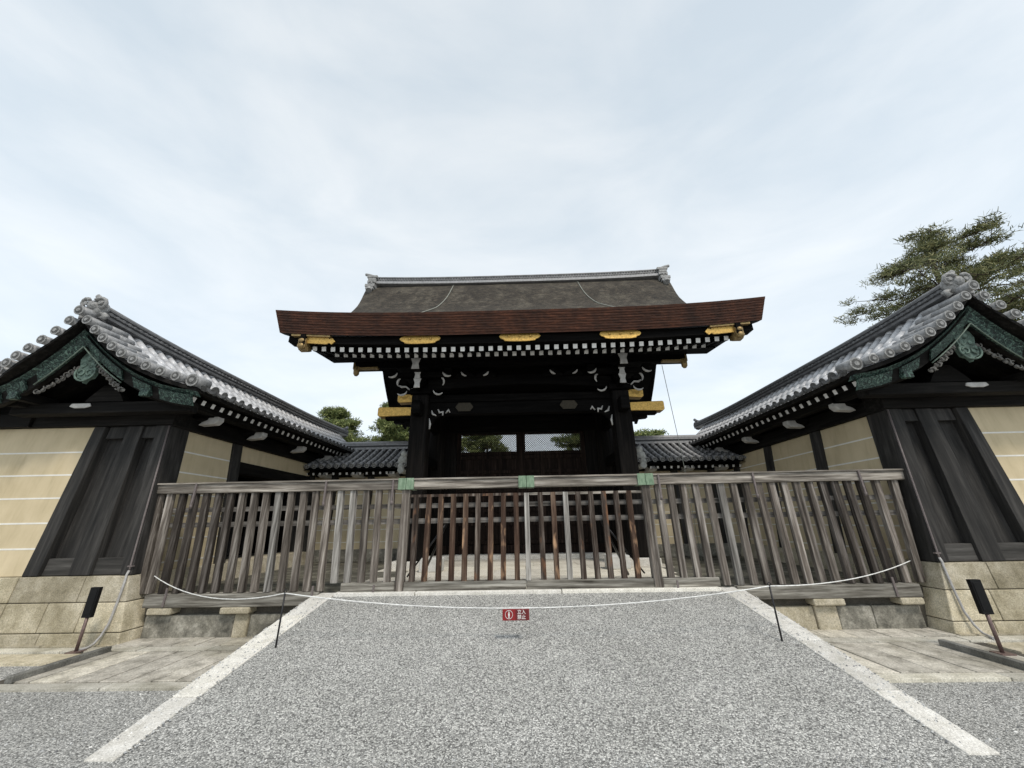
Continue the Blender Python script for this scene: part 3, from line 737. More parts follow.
# lightning wires over the thatch
for s_, x0, x1 in ((-1, -2.45, -3.25), (1, 2.35, 3.3)):
    m = MB(); pts = []
    for i in range(16):
        f = i / 15; t = .15 + 2.0 * f; pts.append((x0 + (x1 - x0) * (f ** 2.2) * 1.0, 12.3 - t, gprof(t) + .025))
    m.tube(pts, .014, 6); m.build('lightning_wire', wire_m, roof)
m = MB(); m.tube([(4.16, 10.0, 5.8), (4.22, 10.0, 4.5), (4.3, 10.05, 3.3), (4.35, 10.1, HR)], .008, 5); m.build('lightning_wire', wire_m, roof)
# rafters, front two tiers
def rafters(nm, x0, x1, n, y, z, ln, slope, sz):
    pr = None
    for i in range(n):
        x = x0 + (x1 - x0) * i / (n - 1)
        so_ = sori(x * 1.05) * .9
        if pr is None:
            mm = MB().bar((x, y, z + so_), (x, y + ln, z + so_ + ln * slope), sz, sz * 1.05, 0, endmi=1); pr = mm.build(nm, [gx, white_paint], gate); ref = (x, so_)
        else: copy_at(pr, (x - ref[0], 0, so_ - ref[1]))
rafters('flying_rafter', -5.10, 5.10, 45, 8.24, 5.625, 1.3, .26, .108)
rafters('rafter', -4.75, 4.75, 42, 8.68, 5.675, 3.0, .42, .105)
# board over flying rafters / soffit
m = MB(); m.quadbox([(-5.3, 8.2, 5.79), (5.3, 8.2, 5.79), (5.3, 9.6, 5.95), (-5.3, 9.6, 5.95), (-5.3, 8.2, 5.82), (5.3, 8.2, 5.82), (5.3, 9.6, 6.0), (-5.3, 9.6, 6.0)])
m.quadbox([(-5.2, 8.95, 5.82), (5.2, 8.95, 5.82), (5.2, 12.3, 7.3), (-5.2, 12.3, 7.3), (-5.2, 8.95, 5.86), (5.2, 8.95, 5.86), (5.2, 12.3, 7.4), (-5.2, 12.3, 7.4)])
m.quadbox([(-5.2, 12.3, 7.3), (5.2, 12.3, 7.3), (5.2, 16.4, 5.75), (-5.2, 16.4, 5.75), (-5.2, 12.3, 7.4), (5.2, 12.3, 7.4), (5.2, 16.4, 5.85), (-5.2, 16.4, 5.85)])
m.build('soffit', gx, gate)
# bargeboards at both gables
for s_ in (-1, 1):
    for sg in (-1, 1):
        m = MB(); rows = []; x0 = s_ * 5.36
        for i in range(15):
            t = 4.32 * (1 - i / 14); z = gprof(t) - .58 + sori(5.3) * (t / 4.5) ** 2; h = .20 + .22 * (1 - t / 4.3) + .12 * max(0, (t - 3.2) / 1.1)
            if t > 3.9: z = gprof(3.9) - .60 + (gprof(4.5) - gprof(3.9)) * (t - 3.9) / .6 + .12
            y = 12.3 + sg * t
            rows.append([(x0, y, z), (x0, y, z - h), (x0 - s_ * .12, y, z - h), (x0 - s_ * .12, y, z), (x0, y, z)])
        m.grid(rows, 0, False); b = len(m.v); m.v += rows[0][:4]; m.f.append((b, b + 1, b + 2, b + 3)); m.m.append(0); m.sm.append(False)
        m.build('bargeboard', gx, gate)
    # gilt foot of the front bargeboard + corner fitting
    m = MB(); x0 = s_ * 5.37
    m.prism([(0, .22), (.0, .02), (.06, -.05), (.20, -.06), (.30, .0), (.30, .22)], lambda p, t: (x0 + s_ * .02 - s_ * t, 8.02 + p[0], 5.70 + p[1]), -.02, .17)
    m.ball((x0 - s_ * .05, 8.02, 5.86), (.09, .07, .07)); m.ball((x0 - s_ * .05, 8.03, 5.72), (.10, .08, .09))
    m.build('bargeboard_foot_fitting', gold_d, gate)
    m = MB(); a = s_ * 5.25; b_ = s_ * 4.62
    m.prism([(0, .11), (0, -.09), (.45, -.09), (.50, -.05), (.56, -.09), (.63, .0), (.56, .08), (.50, .05), (.45, .11)], lambda p, t: (a - s_ * p[0] * 1.15, 8.10 - t, 5.91 + p[1] - .10 * p[0]), 0, .03)
    m.build('corner_fitting', gold, gate)
    m = MB(); m.prism([(0, .04), (0, -.03), (1.3, -.03), (1.3, .03)], lambda p, t: (s_ * 5.62 - s_ * p[0] * .75, 8.02 + t, 6.04 + p[1] - .05 * p[0]), 0, .2); m.build('eave_lip_fitting', gold_d, gate)
# gilt plates on the eave board
for x in (-2.42, .03, 2.48):
    m = MB(); hw = .46
    poly = []
    for a in range(0, 360, 12):
        c_, s__ = math.cos(R(a)), math.sin(R(a)); rr = 1 + .10 * math.cos(R(a * 6)); poly.append((hw * abs(c_) ** .55 * (1 if c_ >= 0 else -1) * (rr if abs(c_) > .6 else 1), .135 * abs(s__) ** .6 * (1 if s__ >= 0 else -1)))
    m.prism(poly, lambda p, t: (x + p[0], 8.10 - t, 5.86 + p[1]), 0, .03)
    m.prism([(-.28, .08), (.28, .08), (.34, .13), (.5, .14), (.5, .17), (-.5, .17), (-.5, .14), (-.34, .13)], lambda p, t: (x + p[0], 8.09 - t, 5.86 + p[1]), 0, .03)
    for dx_ in (-.26, .26, 0): m.ball((x + dx_, 8.06, 5.86), (.035, .02, .035), 0, 8, 5)
    m.build('eave_fitting', gold, gate)
# pillars, front (square), main (round), rear
for s_ in (-1, 1):
    for y, w_, nm in ((10.0, .24, 'front_pillar'), (14.6, .24, 'rear_pillar')):
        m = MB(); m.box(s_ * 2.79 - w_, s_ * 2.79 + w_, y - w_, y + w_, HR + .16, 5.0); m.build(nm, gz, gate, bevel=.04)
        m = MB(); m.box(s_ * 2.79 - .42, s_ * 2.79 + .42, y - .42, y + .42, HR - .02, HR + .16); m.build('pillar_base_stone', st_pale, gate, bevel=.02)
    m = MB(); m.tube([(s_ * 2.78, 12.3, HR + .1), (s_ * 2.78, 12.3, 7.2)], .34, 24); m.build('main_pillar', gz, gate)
    m = MB(); m.tube([(s_ * 2.78, 12.3, HR - .02), (s_ * 2.78, 12.3, HR + .12)], .52, 24); m.build('pillar_base_stone', st_pale, gate)
    # tie beams front to back
    m = MB(); m.box(s_ * 2.79 - .12, s_ * 2.79 + .12, 9.4, 15.2, 4.35, 4.72); m.build('side_tie_beam', gx, gate, bevel=.03)
    m = MB(); m.box(s_ * 2.79 - .10, s_ * 2.79 + .10, 10.3, 14.3, 3.2, 3.45); m.build('side_tie_beam', gx, gate)
    m = MB(); m.box(s_ * 2.79 - .06, s_ * 2.79 + .06, 10.3, 14.3, 4.75, 7.0); m.build('side_gable_board', gx, gate)
    # projecting beam ends sheathed in gilt
    for x0, x1, z0, z1, y0, y1 in ((3.04, 3.98, 4.40, 4.68, 9.86, 10.14), (3.04, 3.46, 4.80, 5.06, 9.88, 10.12)):
        m = MB(); m.prism([(x0, z0 + .02), (x1 - .05, z0), (x1, z0 + .05), (x1, z1 - .03), (x1 - .03, z1), (x0, z1 - .02)], lambda p, t: (s_ * p[0], t, p[1]), y0, y1); m.build('gilt_beam_end', gold, gate, bevel=.012)
    m = MB(); m.box(s_ * 3.04, s_ * 3.76, 9.90, 10.1, 4.33, 4.41); m.build('beam_end_sole', gx, gate)
for y, up in ((10.0, 0), (14.6, .75)):
    m = MB(); m.box(-3.03, 3.03, y - .12, y + .12, 4.44 + up, 4.64 + up); m.box(-3.0, 3.0, y - .11, y + .11, 4.80 + up, 5.0 + up); m.box(-2.6, 2.6, y - .05, y + .05, 4.64 + up, 4.8 + up); m.build('head_beam', gx, gate)
    if up: continue
    m = MB()                                  # arched rainbow beam
    n = 16; rows = []
    for i in range(n + 1):
        x = -2.6 + 5.2 * i / n; a = .16 * (1 - (x / 2.6) ** 2)
        rows.append([(x, y - .18, 5.10 + a), (x, y - .18, 5.42 + a * .8), (x, y + .18, 5.42 + a * .8), (x, y + .18, 5.10 + a), (x, y - .18, 5.10 + a)])
    m.grid(rows, 0, False, flip=True); m.build('rainbow_beam', gx, gate)
for y, nm in ((9.82, 'eave_purlin'), (14.78, 'eave_purlin'), (12.3, 'ridge_purlin')):
    z = 5.92 if nm == 'eave_purlin' else 7.1
    m = MB(); m.box(-4.72, 4.72, y - .12, y + .12, z - .12, z + .14); pu = m.build(nm, gx, gate)
    for s_ in (-1, 1):
        m = MB(); m.box(s_ * 4.72, s_ * 4.78, y - .13, y + .13, z - .13, z + .15); m.build('purlin_cap', gold_d, pu, bevel=.01)
for s_ in (-1, 1):
    m = MB(); m.box(s_ * 3.9, s_ * 4.55, 9.30, 9.42, 5.62, 5.67); m.tube([(s_ * 4.5, 9.36, 5.70), (s_ * 4.5, 9.36, 5.50), (s_ * 4.5, 9.36, 5.44)], .07, 8, rs=[.09, .08, .04]); m.build('eave_pendant', gold_d, gate)
# interior ceiling
m = MB(); m.box(-3.6, 3.6, 9.9, 14.4, 5.86, 5.9); m.build('ceiling', gx, gate)
# --- carved brackets with white edges
def white_arc(x, y, z, r, a0, a1, w_=.022, fx=1):
    m = MB(); pts = [(x + fx * r * math.cos(R(a)), y, z + r * math.sin(R(a))) for a in range(a0, a1 + 1, 10)]
    n = len(pts); m.tube(pts, w_, 6, 0, rs=[w_ * (.5 + math.sin(math.pi * i / (n - 1))) for i in range(n)]); return m
def bracket(x, s_):
    m = MB()
    m.box(x - .30, x + .30, 9.72, 10.28, 5.02, 5.16, 0)
    m.box(x - .62, x + .62, 9.90, 10.08, 5.20, 5.34, 0); m.box(x - .10, x + .10, 9.40, 10.5, 5.20, 5.40, 0)
    m.box(x - .85, x + .85, 9.60, 9.74, 5.46, 5.60, 0); m.box(x - .10, x + .10, 9.12, 10.5, 5.50, 5.66, 0)
    for q in (-.55, 0, .55): m.box(x + q - .11, x + q + .11, 9.84, 10.12, 5.345, 5.455, 0)
    for q in (-.78, 0, .78): m.box(x + q - .10, x + q + .10, 9.56, 9.80, 5.605, 5.70, 0)
    br = m.build('bracket_set', gx, gate)
    for yy, z0, z1, ww in ((9.36, 5.06, 5.32, .105), (9.34, 5.325, 5.54, .10), (9.08, 5.50, 5.80, .13)):
        m = MB(); m.prism([(-ww * .8, z0), (ww * .8, z0), (ww * .62, z0 + (z1 - z0) * .5), (ww, z1), (-ww, z1), (-ww * .62, z0 + (z1 - z0) * .5)], lambda p, t: (x + p[0], yy + t, p[1]), 0, .03)
        m.build('white_bracket_nose', white_shade, br)
        if yy == 9.36: MB().box(x - .07, x + .07, 9.40, 9.8, 5.07, 5.3).build('bracket_arm', gx, br)
    for q in (-1, 1):
        white_arc(x + q * .80, 9.58, 5.62, .16, -170, -60, .024, q).build('scroll_edge', white_shade, br)
        white_arc(x + q * .50, 9.72, 5.34, .16, 100, 220, .022, -q).build('scroll_edge', white_shade, br)
        white_arc(x + q * .52, 9.72, 5.12, .15, -170, -40, .020, q).build('scroll_edge', white_shade, br)
    # outward carved nose on the pillar flank
    m = MB(); xo = x + s_ * .24
    m.prism([(0, .16), (.30, .18), (.42, .10), (.36, .02), (.24, .04), (.16, -.06), (0, -.1)], lambda p, t: (xo + s_ * p[0], t, 5.22 + p[1]), 9.9, 10.1)
    no = m.build('carved_nose', gx, br)
    m = MB(); m.tube([(xo + s_ * a, 9.88, 5.22 + b) for a, b in ((.02, .0), (.12, -.03), (.22, .06), (.34, .05), (.42, .10))], .028, 6, rs=[.012, .025, .03, .035, .02]); m.build('scroll_edge', white_shade, no)
    # inward carved nose
    xi = x - s_ * .24
    m = MB(); m.prism([(0, .16), (.30, .14), (.45, .0), (.30, -.03), (.16, -.12), (0, -.4)], lambda p, t: (xi - s_ * p[0], t, 4.42 + p[1]), 9.9, 10.05)
    no = m.build('carved_nose', gx, br)
    for pts in (((.08, .14), (.12, .02), (.22, -.02)), ((.26, .16), (.31, .06), (.40, .08), (.40, -.02)), ((.03, -.1), (.06, -.25), (.05, -.4)), ((.48, .04), (.56, .14), (.6, .06))):
        m = MB(); m.tube([(xi - s_ * a, 9.87, 4.42 + b) for a, b in pts], .026, 6, rs=[.014] + [.032] * (len(pts) - 2) + [.018]); m.build('scroll_edge', white_shade, no)
bracket(-2.79, -1); bracket(2.79, 1)
for x in (-1.55, -.95, .95, 1.55):
    m = MB(); m.prism([(-.3, 0), (-.24, .10), (-.1, .16), (0, .24), (.1, .16), (.24, .10), (.3, 0)], lambda p, t: (x + p[0], 9.75 + t, 5.46 + p[1]), 0, .12); fr = m.build('frog_leg_strut', gx, gate)
    q = 1 if x in (-1.55, .95) else -1
    white_arc(x + q * .1, 9.62, 5.66, .20, -80, -20, .022, -q).build('scroll_edge', white_shade, fr)
for x in (-1.55, 1.35):
    m = MB(); m.prism([(-.25, 0), (-.16, -.12), (.16, -.12), (.25, 0), (.16, .12), (-.16, .12)], lambda p, t: (x + p[0], 9.85 - t, 4.62 + p[1]), 0, .02); m.build('beam_crest', gold_dk, gate)
MB().box(-.035, .035, 12.17, 12.36, HR + .37, 4.41).build('astragal', gred, gate)
# --- door wall on the main line
yM = 12.3
def dbox(nm, x0, x1, y0, y1, z0, z1, mat, par=gate): return MB().box(x0, x1, y0, y1, z0, z1).build(nm, mat, par)
dbox('stylobate', -3.4, 3.4, 11.75, 13.0, HR - .02, HR + .12, st_pale)
dbox('threshold', -2.5, 2.5, 12.12, 12.5, HR + .125, HR + .36, gred)
dbox('lintel', -2.5, 2.5, 12.1, 12.5, 4.42, 4.9, gx)
dbox('upper_board', -2.6, 2.6, 12.2, 12.36, 4.9, 7.0, gx)
for s_ in (-1, 1): dbox('door_jamb', s_ * 2.12, s_ * 2.5, 12.15, 12.45, HR + .36, 4.42, gz)
for s_ in (-1, 1):
    x0, x1 = (.006, 2.11)
    m = MB()
    for a, b in ((x0, x0 + .14), (x1 - .12, x1)): m.box(s_ * a, s_ * b, 12.20, 12.34, HR + .361, 4.418)
    m.box(s_ * (x0 + .14), s_ * (x1 - .12), 12.26, 12.31, HR + .361, 3.78)
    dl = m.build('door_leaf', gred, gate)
    m = MB()
    for z in (.97, 1.5, 1.9, 2.5, 3.08, 3.55): m.box(s_ * (x0 + .14), s_ * (x1 - .12), 12.21, 12.26, z, z + .10)
    for x in (.65, 1.2): m.box(s_ * x, s_ * (x + .09), 12.205, 12.262, .97, 3.7)
    m.box(s_ * (x0 + .14), s_ * (x1 - .12), 12.21, 12.33, 3.68, 3.78); m.box(s_ * (x0 + .14), s_ * (x1 - .12), 12.21, 12.33, 4.36, 4.40)
    m.build('door_rails', gred, dl)
    m = MB(); xa, xb = x0 + .14, x1 - .12; st = .062; zz0, zz1 = 3.78, 4.36   # diagonal lattice
    H = zz1 - zz0; x = xa - H
    while x < xb:
        for dr in (1, -1):
            p0 = [x, zz0 if dr > 0 else zz1]; p1 = [x + H, zz1 if dr > 0 else zz0]
            if p0[0] < xa: f = (xa - p0[0]) / H; p0 = [xa, p0[1] + (p1[1] - p0[1]) * f]
            if p1[0] > xb: f = (p1[0] - xb) / (p1[0] - p0[0]); p1 = [xb, p1[1] + (p0[1] - p1[1]) * f]
            if p1[0] - p0[0] > .01: m.bar((s_ * p0[0], 12.27 + .012 * dr, p0[1]), (s_ * p1[0], 12.27 + .012 * dr, p1[1]), .016, .024, 0, up=(0, 1, 0))
        x += st
    m.build('transom_lattice', gred, dl)

# ================================================================== FENCE
YS = 6.53
fence = empty('wooden_fence', (0, YS, HR), 'long weathered grey picket fence with green copper rail joints, barring the gate', 'fence')
posx = (-1.98, .06, 2.06)
ends = (-6.30, 6.36)
cuts = [ends[0], posx[0], posx[1], posx[2], ends[1]]
for i in range(4):
    a, b = cuts[i] + .003, cuts[i + 1] - .003
    m = MB(); m.box(a, b, YS - .085, YS + .085, 2.15, 2.295); m.build('top_rail', wx_grey, fence, bevel=.008)
    m = MB(); m.box(a, b, YS - .11, YS + .11, 2.298, 2.325); m.build('rail_cap', wx_grey, fence, bevel=.004)
for x in posx:
    for d in (-.068, .068):
        m = MB(); m.box(x + d - .065, x + d + .065, YS - .115, YS + .115, 2.14, 2.33); m.build('rail_joint_plate', copper2, fence, bevel=.006)
for x in (posx[0], posx[2]):
    m = MB(); m.box(x - .065, x + .065, YS - .075, YS + .065, HR + .02, 2.15); m.build('fence_post', wz_grey, fence, bevel=.006)
m = MB(); m.box(.015, .095, YS - .07, YS + .05, HR + .15, 2.055); m.build('gate_stile', wz_lite, fence, bevel=.005)
for z0, z1 in ((1.845, 1.92), (1.60, 1.68)):
    for a, b in ((-6.26, -2.05), (-1.91, .01), (.10, 1.99), (2.13, 6.3)):
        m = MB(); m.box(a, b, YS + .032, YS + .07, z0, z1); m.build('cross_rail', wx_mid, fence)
# top rail of the two gate leaves
for a, b in ((-1.91, .01), (.10, 1.99)): MB().box(a, b, YS - .045, YS + .01, 2.02, 2.06).build('leaf_top_rail', wx_grey if a > 0 else wz_brown, fence)
for a, b in ((-2.9, -2.05), (-1.91, .01), (.02, 1.99), (2.13, 3.0)):
    MB().box(a, b, YS - .06, YS + .08, HR + .03, HR + .155).build('sill_beam', wx_low, fence, bevel=.012)
protos = {}
def slat(x, kind, top=None):
    outer = kind == 'outer'; z0 = (HR + .04) if (outer and abs(x) > 3.1) else HR + .15
    wd = .098 if outer else .082; zt = 2.151 if outer else 2.06
    mat = wz_grey
    if not outer: mat = random.choice([wz_brown, wz_brown, wz_raw, wz_raw, wz_brown])
    elif random.random() < .2: mat = wz_lite
    
    if kind == 'lite': mat = wz_lite
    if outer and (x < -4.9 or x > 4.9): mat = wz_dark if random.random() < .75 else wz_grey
    tw = random.uniform(-.006, .006); tl = random.uniform(-.008, .008)
    m = MB(); a, b = x - wd / 2, x + wd / 2
    if top is not None: tw = x - top
    elif x < -2.05: tw += min(.11, .05 + .03 * (-x - 2))
    m.quadbox([(a + tl, YS - .05, z0), (b + tl, YS - .05, z0), (b + tl, YS + .030, z0), (a + tl, YS + .030, z0), (a - tw, YS - .05, zt), (b - tw, YS - .05, zt), (b - tw, YS + .030, zt), (a - tw, YS + .030, zt)])
    return m.build('slat', mat, fence, bevel=.005)
for i in range(1, 21):
    x = -1.98 - i * .2095
    if x > -6.0: slat(x, 'outer')
    x = 2.06 + i * .2105
    if x < 6.1: slat(x, 'outer', x + (.13 if x > 6 else 0.05 if x > 5.8 else 0))
slat(-6.09, 'outer', -6.27)
for i in range(9):
    if i < 9: slat(-1.98 + .18 + i * .209, 'in')
    if i: slat(.075 + i * .212, 'lite' if i == 3 else 'in')
# side sill beams on stone pads
for s_ in (-1, 1):
    a, b = sorted((s_ * 3.22, s_ * 5.94)); MB().box(a, b, YS - .11, YS + .09, .445, HR + .035).build('side_beam', wx_low, fence, bevel=.012)
    for x0, x1 in (((4.24, 4.70), (5.46, 5.84)) if s_ < 0 else ((4.30, 4.76), (5.58, 5.92))) : 
        a, b = sorted((s_ * x0, s_ * x1)); MB().box(a, b, YS - .12, YS + .2, .35, .442).build('stone_pad', st_base, fence, bevel=.02)
# iron straps
for x in (-5.6, -3.35, -2.2, 2.28, 3.85, 5.6):
    MB().box(x - .014, x + .014, YS - .115, YS - .086, 1.95, 2.31).tube([(x, YS - .11, 1.96), (x, YS - .09, 1.90)], .022, 6).build('iron_strap', conduit_d, fence)
for x in (-5.6, -3.3, -2.35, 2.32, 5.55):
    MB().box(x - .014, x + .014, YS - .13, YS - .112, .46, .72).build('iron_strap', conduit_d, fence)
# stone course under the side beams
for s_, nm in ((-1, 'left'), (1, 'right')):
    root = empty('stone_kerb_course', (s_ * 4.6, YS, 0), f'row of stained dressed stones under the {nm} end of the fence', 'stone course', 'stone courses under the fence ends')
    xs_ = [2.98, 3.6, 4.27, 4.50, 5.92] if s_ < 0 else [3.02, 4.33, 4.67, 5.2, 5.92]
    for i in range(4):
        nar = i == (2 if s_ < 0 else 1)
        a, b = sorted((s_ * (xs_[i] + .005), s_ * (xs_[i + 1] - .005)))
        MB().box(a, b, YS - .02 - (.02 if nar else 0), YS + .35, -.04, .33 + (.012 if nar else 0)).build('stone_block', st_base if nar or (s_ > 0 and i == 0) else st_dark, root, bevel=.02)
# props behind the fence: braces on pale blocks
for s_, nm in ((-1, 'left'), (1, 'right')):
    o = MB().box(s_ * 2.08 - .25, s_ * 2.08 + .25, 9.0, 9.35, HR, HR + .28).build('concrete_block', conc_m, base=True, bevel=.02)
    tag(o, f'pale concrete block on the platform behind the {nm} half of the fence gate', 'block', 'concrete blocks behind the fence')
    o = MB().tube([(s_ * 1.28, YS + .06, 1.62), (s_ * 2.02, 8.1, HR + .02)], .022, 7).tube([(s_ * 1.28, YS + .06, 1.62), (s_ * 1.9, YS + .08, .8)], .014, 6).build('brace_rod', stake_m)
    tag(o, f'thin dark brace rod propping the {nm} leaf of the fence gate from behind', 'brace', 'brace rods behind the fence')

# ================================================================== ROPE, STAKES, SIGN
stakes = []
for s_, nm in ((-1, 'left'), (1, 'right')):
    x = -2.89 if s_ < 0 else 2.85; zb = rz(4.96)
    m = MB().tube([(x, 4.96, zb - .05), (x, 4.96, .845)], .010, 8).tube([(x, 4.96, .845), (x + .02, 4.96, .87), (x, 4.96, .885), (x - .018, 4.96, .865), (x, 4.96, .8452)], .006, 6)
    tag(m.build('rope_stake', stake_m, base=True), f'thin black stake holding the rope near the {nm} edge of the gravel ramp', 'stake', 'rope stakes on the ramp'); stakes.append((x, 4.96, .8455))
def sag(a, b, d, n=14):
    a = Vector(a); b = Vector(b); return [a.lerp(b, i / n) - Vector((0, 0, d * 4 * (i / n) * (1 - i / n))) for i in range(n + 1)]
pts = sag((-6.2, 6.62, .95), stakes[0], .20) + sag(stakes[0], stakes[1], .19, 24)[1:] + sag(stakes[1], (6.2, 6.62, .95), .10)[1:]
tag(MB().tube(pts, .0065, 6).build('rope', rope_m), 'thin white rope strung across the gravel ramp in front of the fence', 'rope')
sx_, sy_, sz_ = -.13, 4.96, .592
sign = empty('warning_sign', (sx_, sy_, sz_ - .055), 'small red no entry sign hanging from the white rope', 'sign')
MB().box(sx_ - .155, sx_ + .155, sy_ - .004, sy_ + .004, sz_ - .06, sz_ + .055).build('sign_board', red_m, sign, bevel=.003)
MB().box(sx_ - .004, sx_ + .151, sy_ - .0062, sy_ - .0042, sz_ - .056, sz_ + .051).build('text_field', redd_m, sign)
m = MB(); pts = [(sx_ - .08 + .043 * math.cos(R(a)), sy_ - .0075, sz_ + .043 * math.sin(R(a))) for a in range(0, 361, 20)]; m.tube(pts, .0028, 5)
m.ball((sx_ - .08, sy_ - .007, sz_ + .024), (.008, .003, .008)); m.box(sx_ - .090, sx_ - .070, sy_ - .009, sy_ - .006, sz_ - .010, sz_ + .014); m.box(sx_ - .087, sx_ - .081, sy_ - .009, sy_ - .006, sz_ - .034, sz_ - .010); m.box(sx_ - .079, sx_ - .073, sy_ - .009, sy_ - .006, sz_ - .034, sz_ - .010)
m.build('person_symbol', signw_m, sign)
for i, (t_, xx, zz) in enumerate((('立入', .012, .004), ('禁止', .012, -.048))):
    cu = bpy.data.curves.new('text', 'FONT'); cu.body = t_; cu.size = .05; cu.extrude = .0008; cu.offset = .0005
    to = bpy.data.objects.new('text', cu); col.objects.link(to); bpy.context.view_layer.update()
    me = bpy.data.meshes.new_from_object(to.evaluated_get(bpy.context.evaluated_depsgraph_get())); bpy.data.objects.remove(to)
    me.materials.clear(); me.materials.append(signw_m)
    o = bpy.data.objects.new('lettering', me); col.objects.link(o); o.parent = sign; o.rotation_euler = (R(90), 0, 0)
    o.location = (xx + .004, -.0075, zz + .060)
for d in (-.12, .12): MB().tube([(sx_ + d, sy_, sz_ + .05), (sx_ + d, sy_, sz_ + .075)], .003, 5).build('hook', signw_m, sign)

# ================================================================== BLACK BOX LAMPS + CONDUITS
for s_, nm in ((-1, 'left'), (1, 'right')):
    x, y = (-6.18, 5.88) if s_ < 0 else (5.66, 5.39)
    root = empty('box_lamp', (x, y, .03), f'upright black box on a short rusty pole beside the {nm} stone base', 'lamp', 'black box lamps at the foot of the wings')
    MB().tube([(x, y, .03), (x, y, .5)], .02, 10).build('pole', pole_m, root)
    MB().box(x - .066, x + .066, y - .025, y + .025, .44, .82).box(x - .05, x + .05, y - .031, y - .0255, .48, .79).build('housing', black_m, root, bevel=.012)
    MB().box(x - .08, x + .08, y - .07, y + .07, .028, .042).build('foot_plate', pole_m, root)
    c = lambda z: batter(z, 6.22, 6.46)
    ox = -.06 if s_ < 0 else 0
    pts = [(s_ * 6.16, 5.90, .05), (s_ * (6.22 + ox), 6.0, .05), (s_ * (6.27 + ox), 6.12, .06), (s_ * (6.26 + ox), 6.18, .14), (s_ * (6.22 + ox), 6.205, .3), (s_ * (6.22 + ox), 6.235, .6), (s_ * (6.235 + ox), 6.265, .88), (s_ * (6.25 + ox), 6.275, .93), (s_ * (6.245 + ox), 6.29, .99)]
    m = MB().tube(pts, .016, 8)
    pc = empty('conduit_pipe', (s_ * 6.2, 6.4, .05), f'thin cable pipe climbing the stone base and corner post of the {nm} wing', 'pipe', 'cable pipes on the wing corners')
    m.build('lower_pipe', conduit_m, pc)
    MB().tube([(s_ * (6.245 + ox), 6.29, .98), (s_ * (6.25 + ox), 6.293, 1.06), (s_ * (c(2.2) + .02 + ox), 6.354, 2.2), (s_ * (c(3.34) + .02 + ox), 6.415, 3.34)], .013, 8).build('upper_pipe', conduit_d, pc)
    MB().box(s_ * (6.21 + ox), s_ * (6.29 + ox), 6.28, 6.32, 1.04, 1.06).build('pipe_clip', conduit_d, pc)

# ================================================================== TREES
def needles(m, c, r, n, ln=.16, wd=.02, mi=0, flat=.5):
    """tufts of needle blades scattered through an ellipsoid"""
    for _ in range(n):
        while True:
            q = Vector((random.uniform(-1, 1), random.uniform(-1, 1), random.uniform(-1, 1)))
            if q.length < 1: break
        o = Vector(c) + Vector((q.x * r, q.y * r, q.z * r * flat))
        d = Vector((random.gauss(0, 1), random.gauss(0, 1), random.gauss(.5, .8))).normalized()
        sd = d.cross(Vector((random.gauss(0, 1), random.gauss(0, 1), random.gauss(0, 1)))).normalized()
        b = len(m.v); l_ = ln * random.uniform(.6, 1.3)
        m.v += [tuple(o - sd * wd), tuple(o + sd * wd), tuple(o + d * l_ + sd * wd * .5), tuple(o + d * l_ - sd * wd * .5)]
        m.f.append((b, b + 1, b + 2, b + 3)); m.m.append(mi); m.sm.append(False)
def branch(m, a, b, r0, r1, wob=.3, n=7):
    a = Vector(a); b = Vector(b); L_ = (b - a).length; pts = []; off = Vector((0, 0, 0))
    for i in range(n + 1):
        f = i / n; off += Vector((random.gauss(0, 1), random.gauss(0, 1), random.gauss(0, 1))) * wob * L_ / n * (1 if 0 < i < n else 0)
        pts.append(a.lerp(b, f) + off * (1 - f * .3))
    m.tube(pts, r0, 6, 0, rs=[r0 + (r1 - r0) * i / n for i in range(n + 1)]); return pts
def pine(base, H, label, crown_r, z0, tiers, dens, ln, wd, group=None, lean=(0, 0), seed=1, profile=None, clump=.5, mat=leaf_a, flat=.42):
    random.seed(seed)
    root = empty('pine_tree', base, label, 'tree', group); bx_, by_, bz_ = base
    tr = MB(); trunk = []
    for i in range(13):
        f = i / 12; trunk.append(Vector((bx_ + lean[0] * f + .25 * math.sin(f * 5 + seed), by_ + lean[1] * f + .2 * math.cos(f * 4 + seed), bz_ + H * .97 * f)))
    tr.tube(trunk, .4, 10, 0, rs=[crown_r * .085 * (1 - .85 * i / 12) + .03 for i in range(13)])
    fo = MB(); lim = MB()
    for k_ in range(tiers):
        f = (k_ + .5 * random.random()) / tiers; z = z0 + (H - z0) * f
        fr = z / H * 12; i0 = min(11, int(fr)); p = trunk[i0].lerp(trunk[i0 + 1], fr - i0)
        pr = profile(f) if profile else (1 - f ** 2.2) ** .6
        nb = random.randint(4, 6)
        a0 = random.uniform(0, 360)
        for j in range(nb):
            a = R(a0 + j * 360 / nb + random.uniform(-25, 25)); ln_ = crown_r * pr * random.uniform(.65, 1.08)
            e_ = p + Vector((math.cos(a) * ln_, math.sin(a) * ln_, ln_ * random.uniform(-.05, .16)))
            pts = branch(lim, p, e_, .035 * crown_r * .5 * (1.2 - f * .8), .02, .22)
            for q in range(3 if flat < .3 else 2, len(pts)):
                for _ in range(2 if q < len(pts) - 1 else 3):
                    sp = ln_ * .16
                    tip = pts[q] + Vector((random.gauss(0, sp), random.gauss(0, sp), random.gauss(.10, .12) * clump * 2))
                    lim.tube([pts[q], tip], .015, 4, 0, rs=[.022, .01])
                    needles(fo, tip, clump * random.uniform(.6, 1.15), int(dens * random.uniform(.6, 1.2)), ln, wd, 0, flat)
    needles(fo, trunk[-1], clump * 1.2, dens * 2, ln, wd, 0, .6)
    tr.build('trunk', bark_m, root); lim.build('limbs', bark_m, root); fo.build('crown', mat, root)
    return root
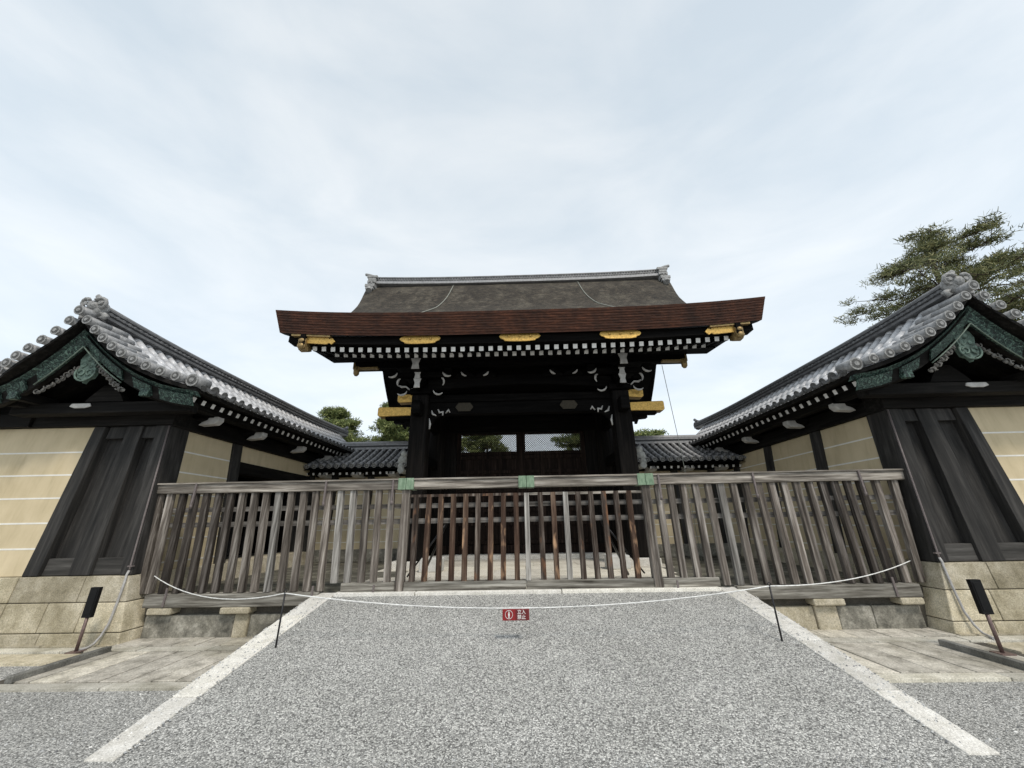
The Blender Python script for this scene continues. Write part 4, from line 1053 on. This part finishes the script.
def prof_big(f): return [.80, .95, 1.0, 1.0, .96, .88, .76, .58, .36][min(8, int(f * 9))]
pine((22.9, 17.6, 0), 16.8, 'tall spreading pine with open layered branches rising behind the right wing roof', 4.0, 8.8, 8, 100, .24, .019, seed=4, lean=(.3, 0), profile=prof_big, clump=.62, flat=.20)
bushy = lambda f: math.sin(math.pi * min(1, .25 + f * .72)) ** .7
pine((-12.8, 25, 0), 9.3, 'rounded pine crown showing above the left wing roof, further from the gate', 1.75, 4.6, 9, 120, .20, .022, 'pines behind the left wing', seed=11, profile=bushy, clump=.5, mat=leaf_b)
pine((-8.3, 25, 0), 9.9, 'pine crown between the left wing roof and the gate pillar', 1.75, 4.6, 9, 120, .20, .022, 'pines behind the left wing', seed=12, profile=bushy, clump=.5, mat=leaf_b)
for x, y, h, r_, s__, lb in ((-3.9, 36, 10.4, 3.2, 21, 'far rounded tree seen through the left transom lattice of the gate'), (6.2, 36, 11.0, 3.4, 22, 'far rounded tree seen through the right transom lattice of the gate'),
                         (9.2, 27, 7.5, 2.2, 23, 'treetop just clearing the low wall roof right of the gate')):
    pine((x, y, 0), h, lb, r_, 3.8, 8, 70, .24, .035, 'trees in the far garden', seed=s__, profile=bushy, clump=.6, mat=leaf_b)

# ================================================================== LOOSE STONES strewn on the gravel
random.seed(31); m = MB()
for i in range(4200):
    q = random.random()
    if q < .30: y = random.uniform(3.5, 6.3); x = random.choice((-1, 1)) * (RW - random.uniform(.0, 1) ** 2 * .35 - random.choice((0, .24)))
    elif q < .80: y = random.uniform(2.6, 6.0); x = random.uniform(-3.0, 3.0)
    else: y = random.uniform(2.4, 4.6); x = random.choice((-1, 1)) * random.uniform(3.35, 7.5)
    on = abs(x) < RW; z = (rz(y) if on else 0) + (.016 if on and abs(x) > RW - .28 else 0)
    r_ = random.uniform(.004, .0115) * (1.15 if y < 4 else 1); a = random.uniform(0, 3.14); b = len(m.v)
    for k_ in range(5): m.v.append((x + r_ * random.uniform(.8, 1.3) * math.cos(a + k_ * 1.257), y + r_ * random.uniform(.7, 1.1) * math.sin(a + k_ * 1.257), z))
    m.v.append((x + r_ * .2, y, z + r_ * random.uniform(.7, 1.1)))
    for k_ in range(5): m.f.append((b + k_, b + (k_ + 1) % 5, b + 5)); m.m.append(0); m.sm.append(False)
def f_peb(t, b, N, L):
    g = N('ShaderNodeNewGeometry'); rr = ramp(N, [(0, (.12, .12, .125)), (.4, (.36, .365, .365)), (.8, (.6, .6, .58)), (1, (.8, .79, .76))]); L(g.outputs['Random Per Island'], rr.inputs[0])
    L(rr.outputs[0], b.inputs['Base Color']); b.inputs['Roughness'].default_value = .9
tag(m.build('loose_stones', M('loose_stone', f_peb)), 'small loose grey stones strewn over the gravel ramp and kerbs', 'gravel', kind='stuff')
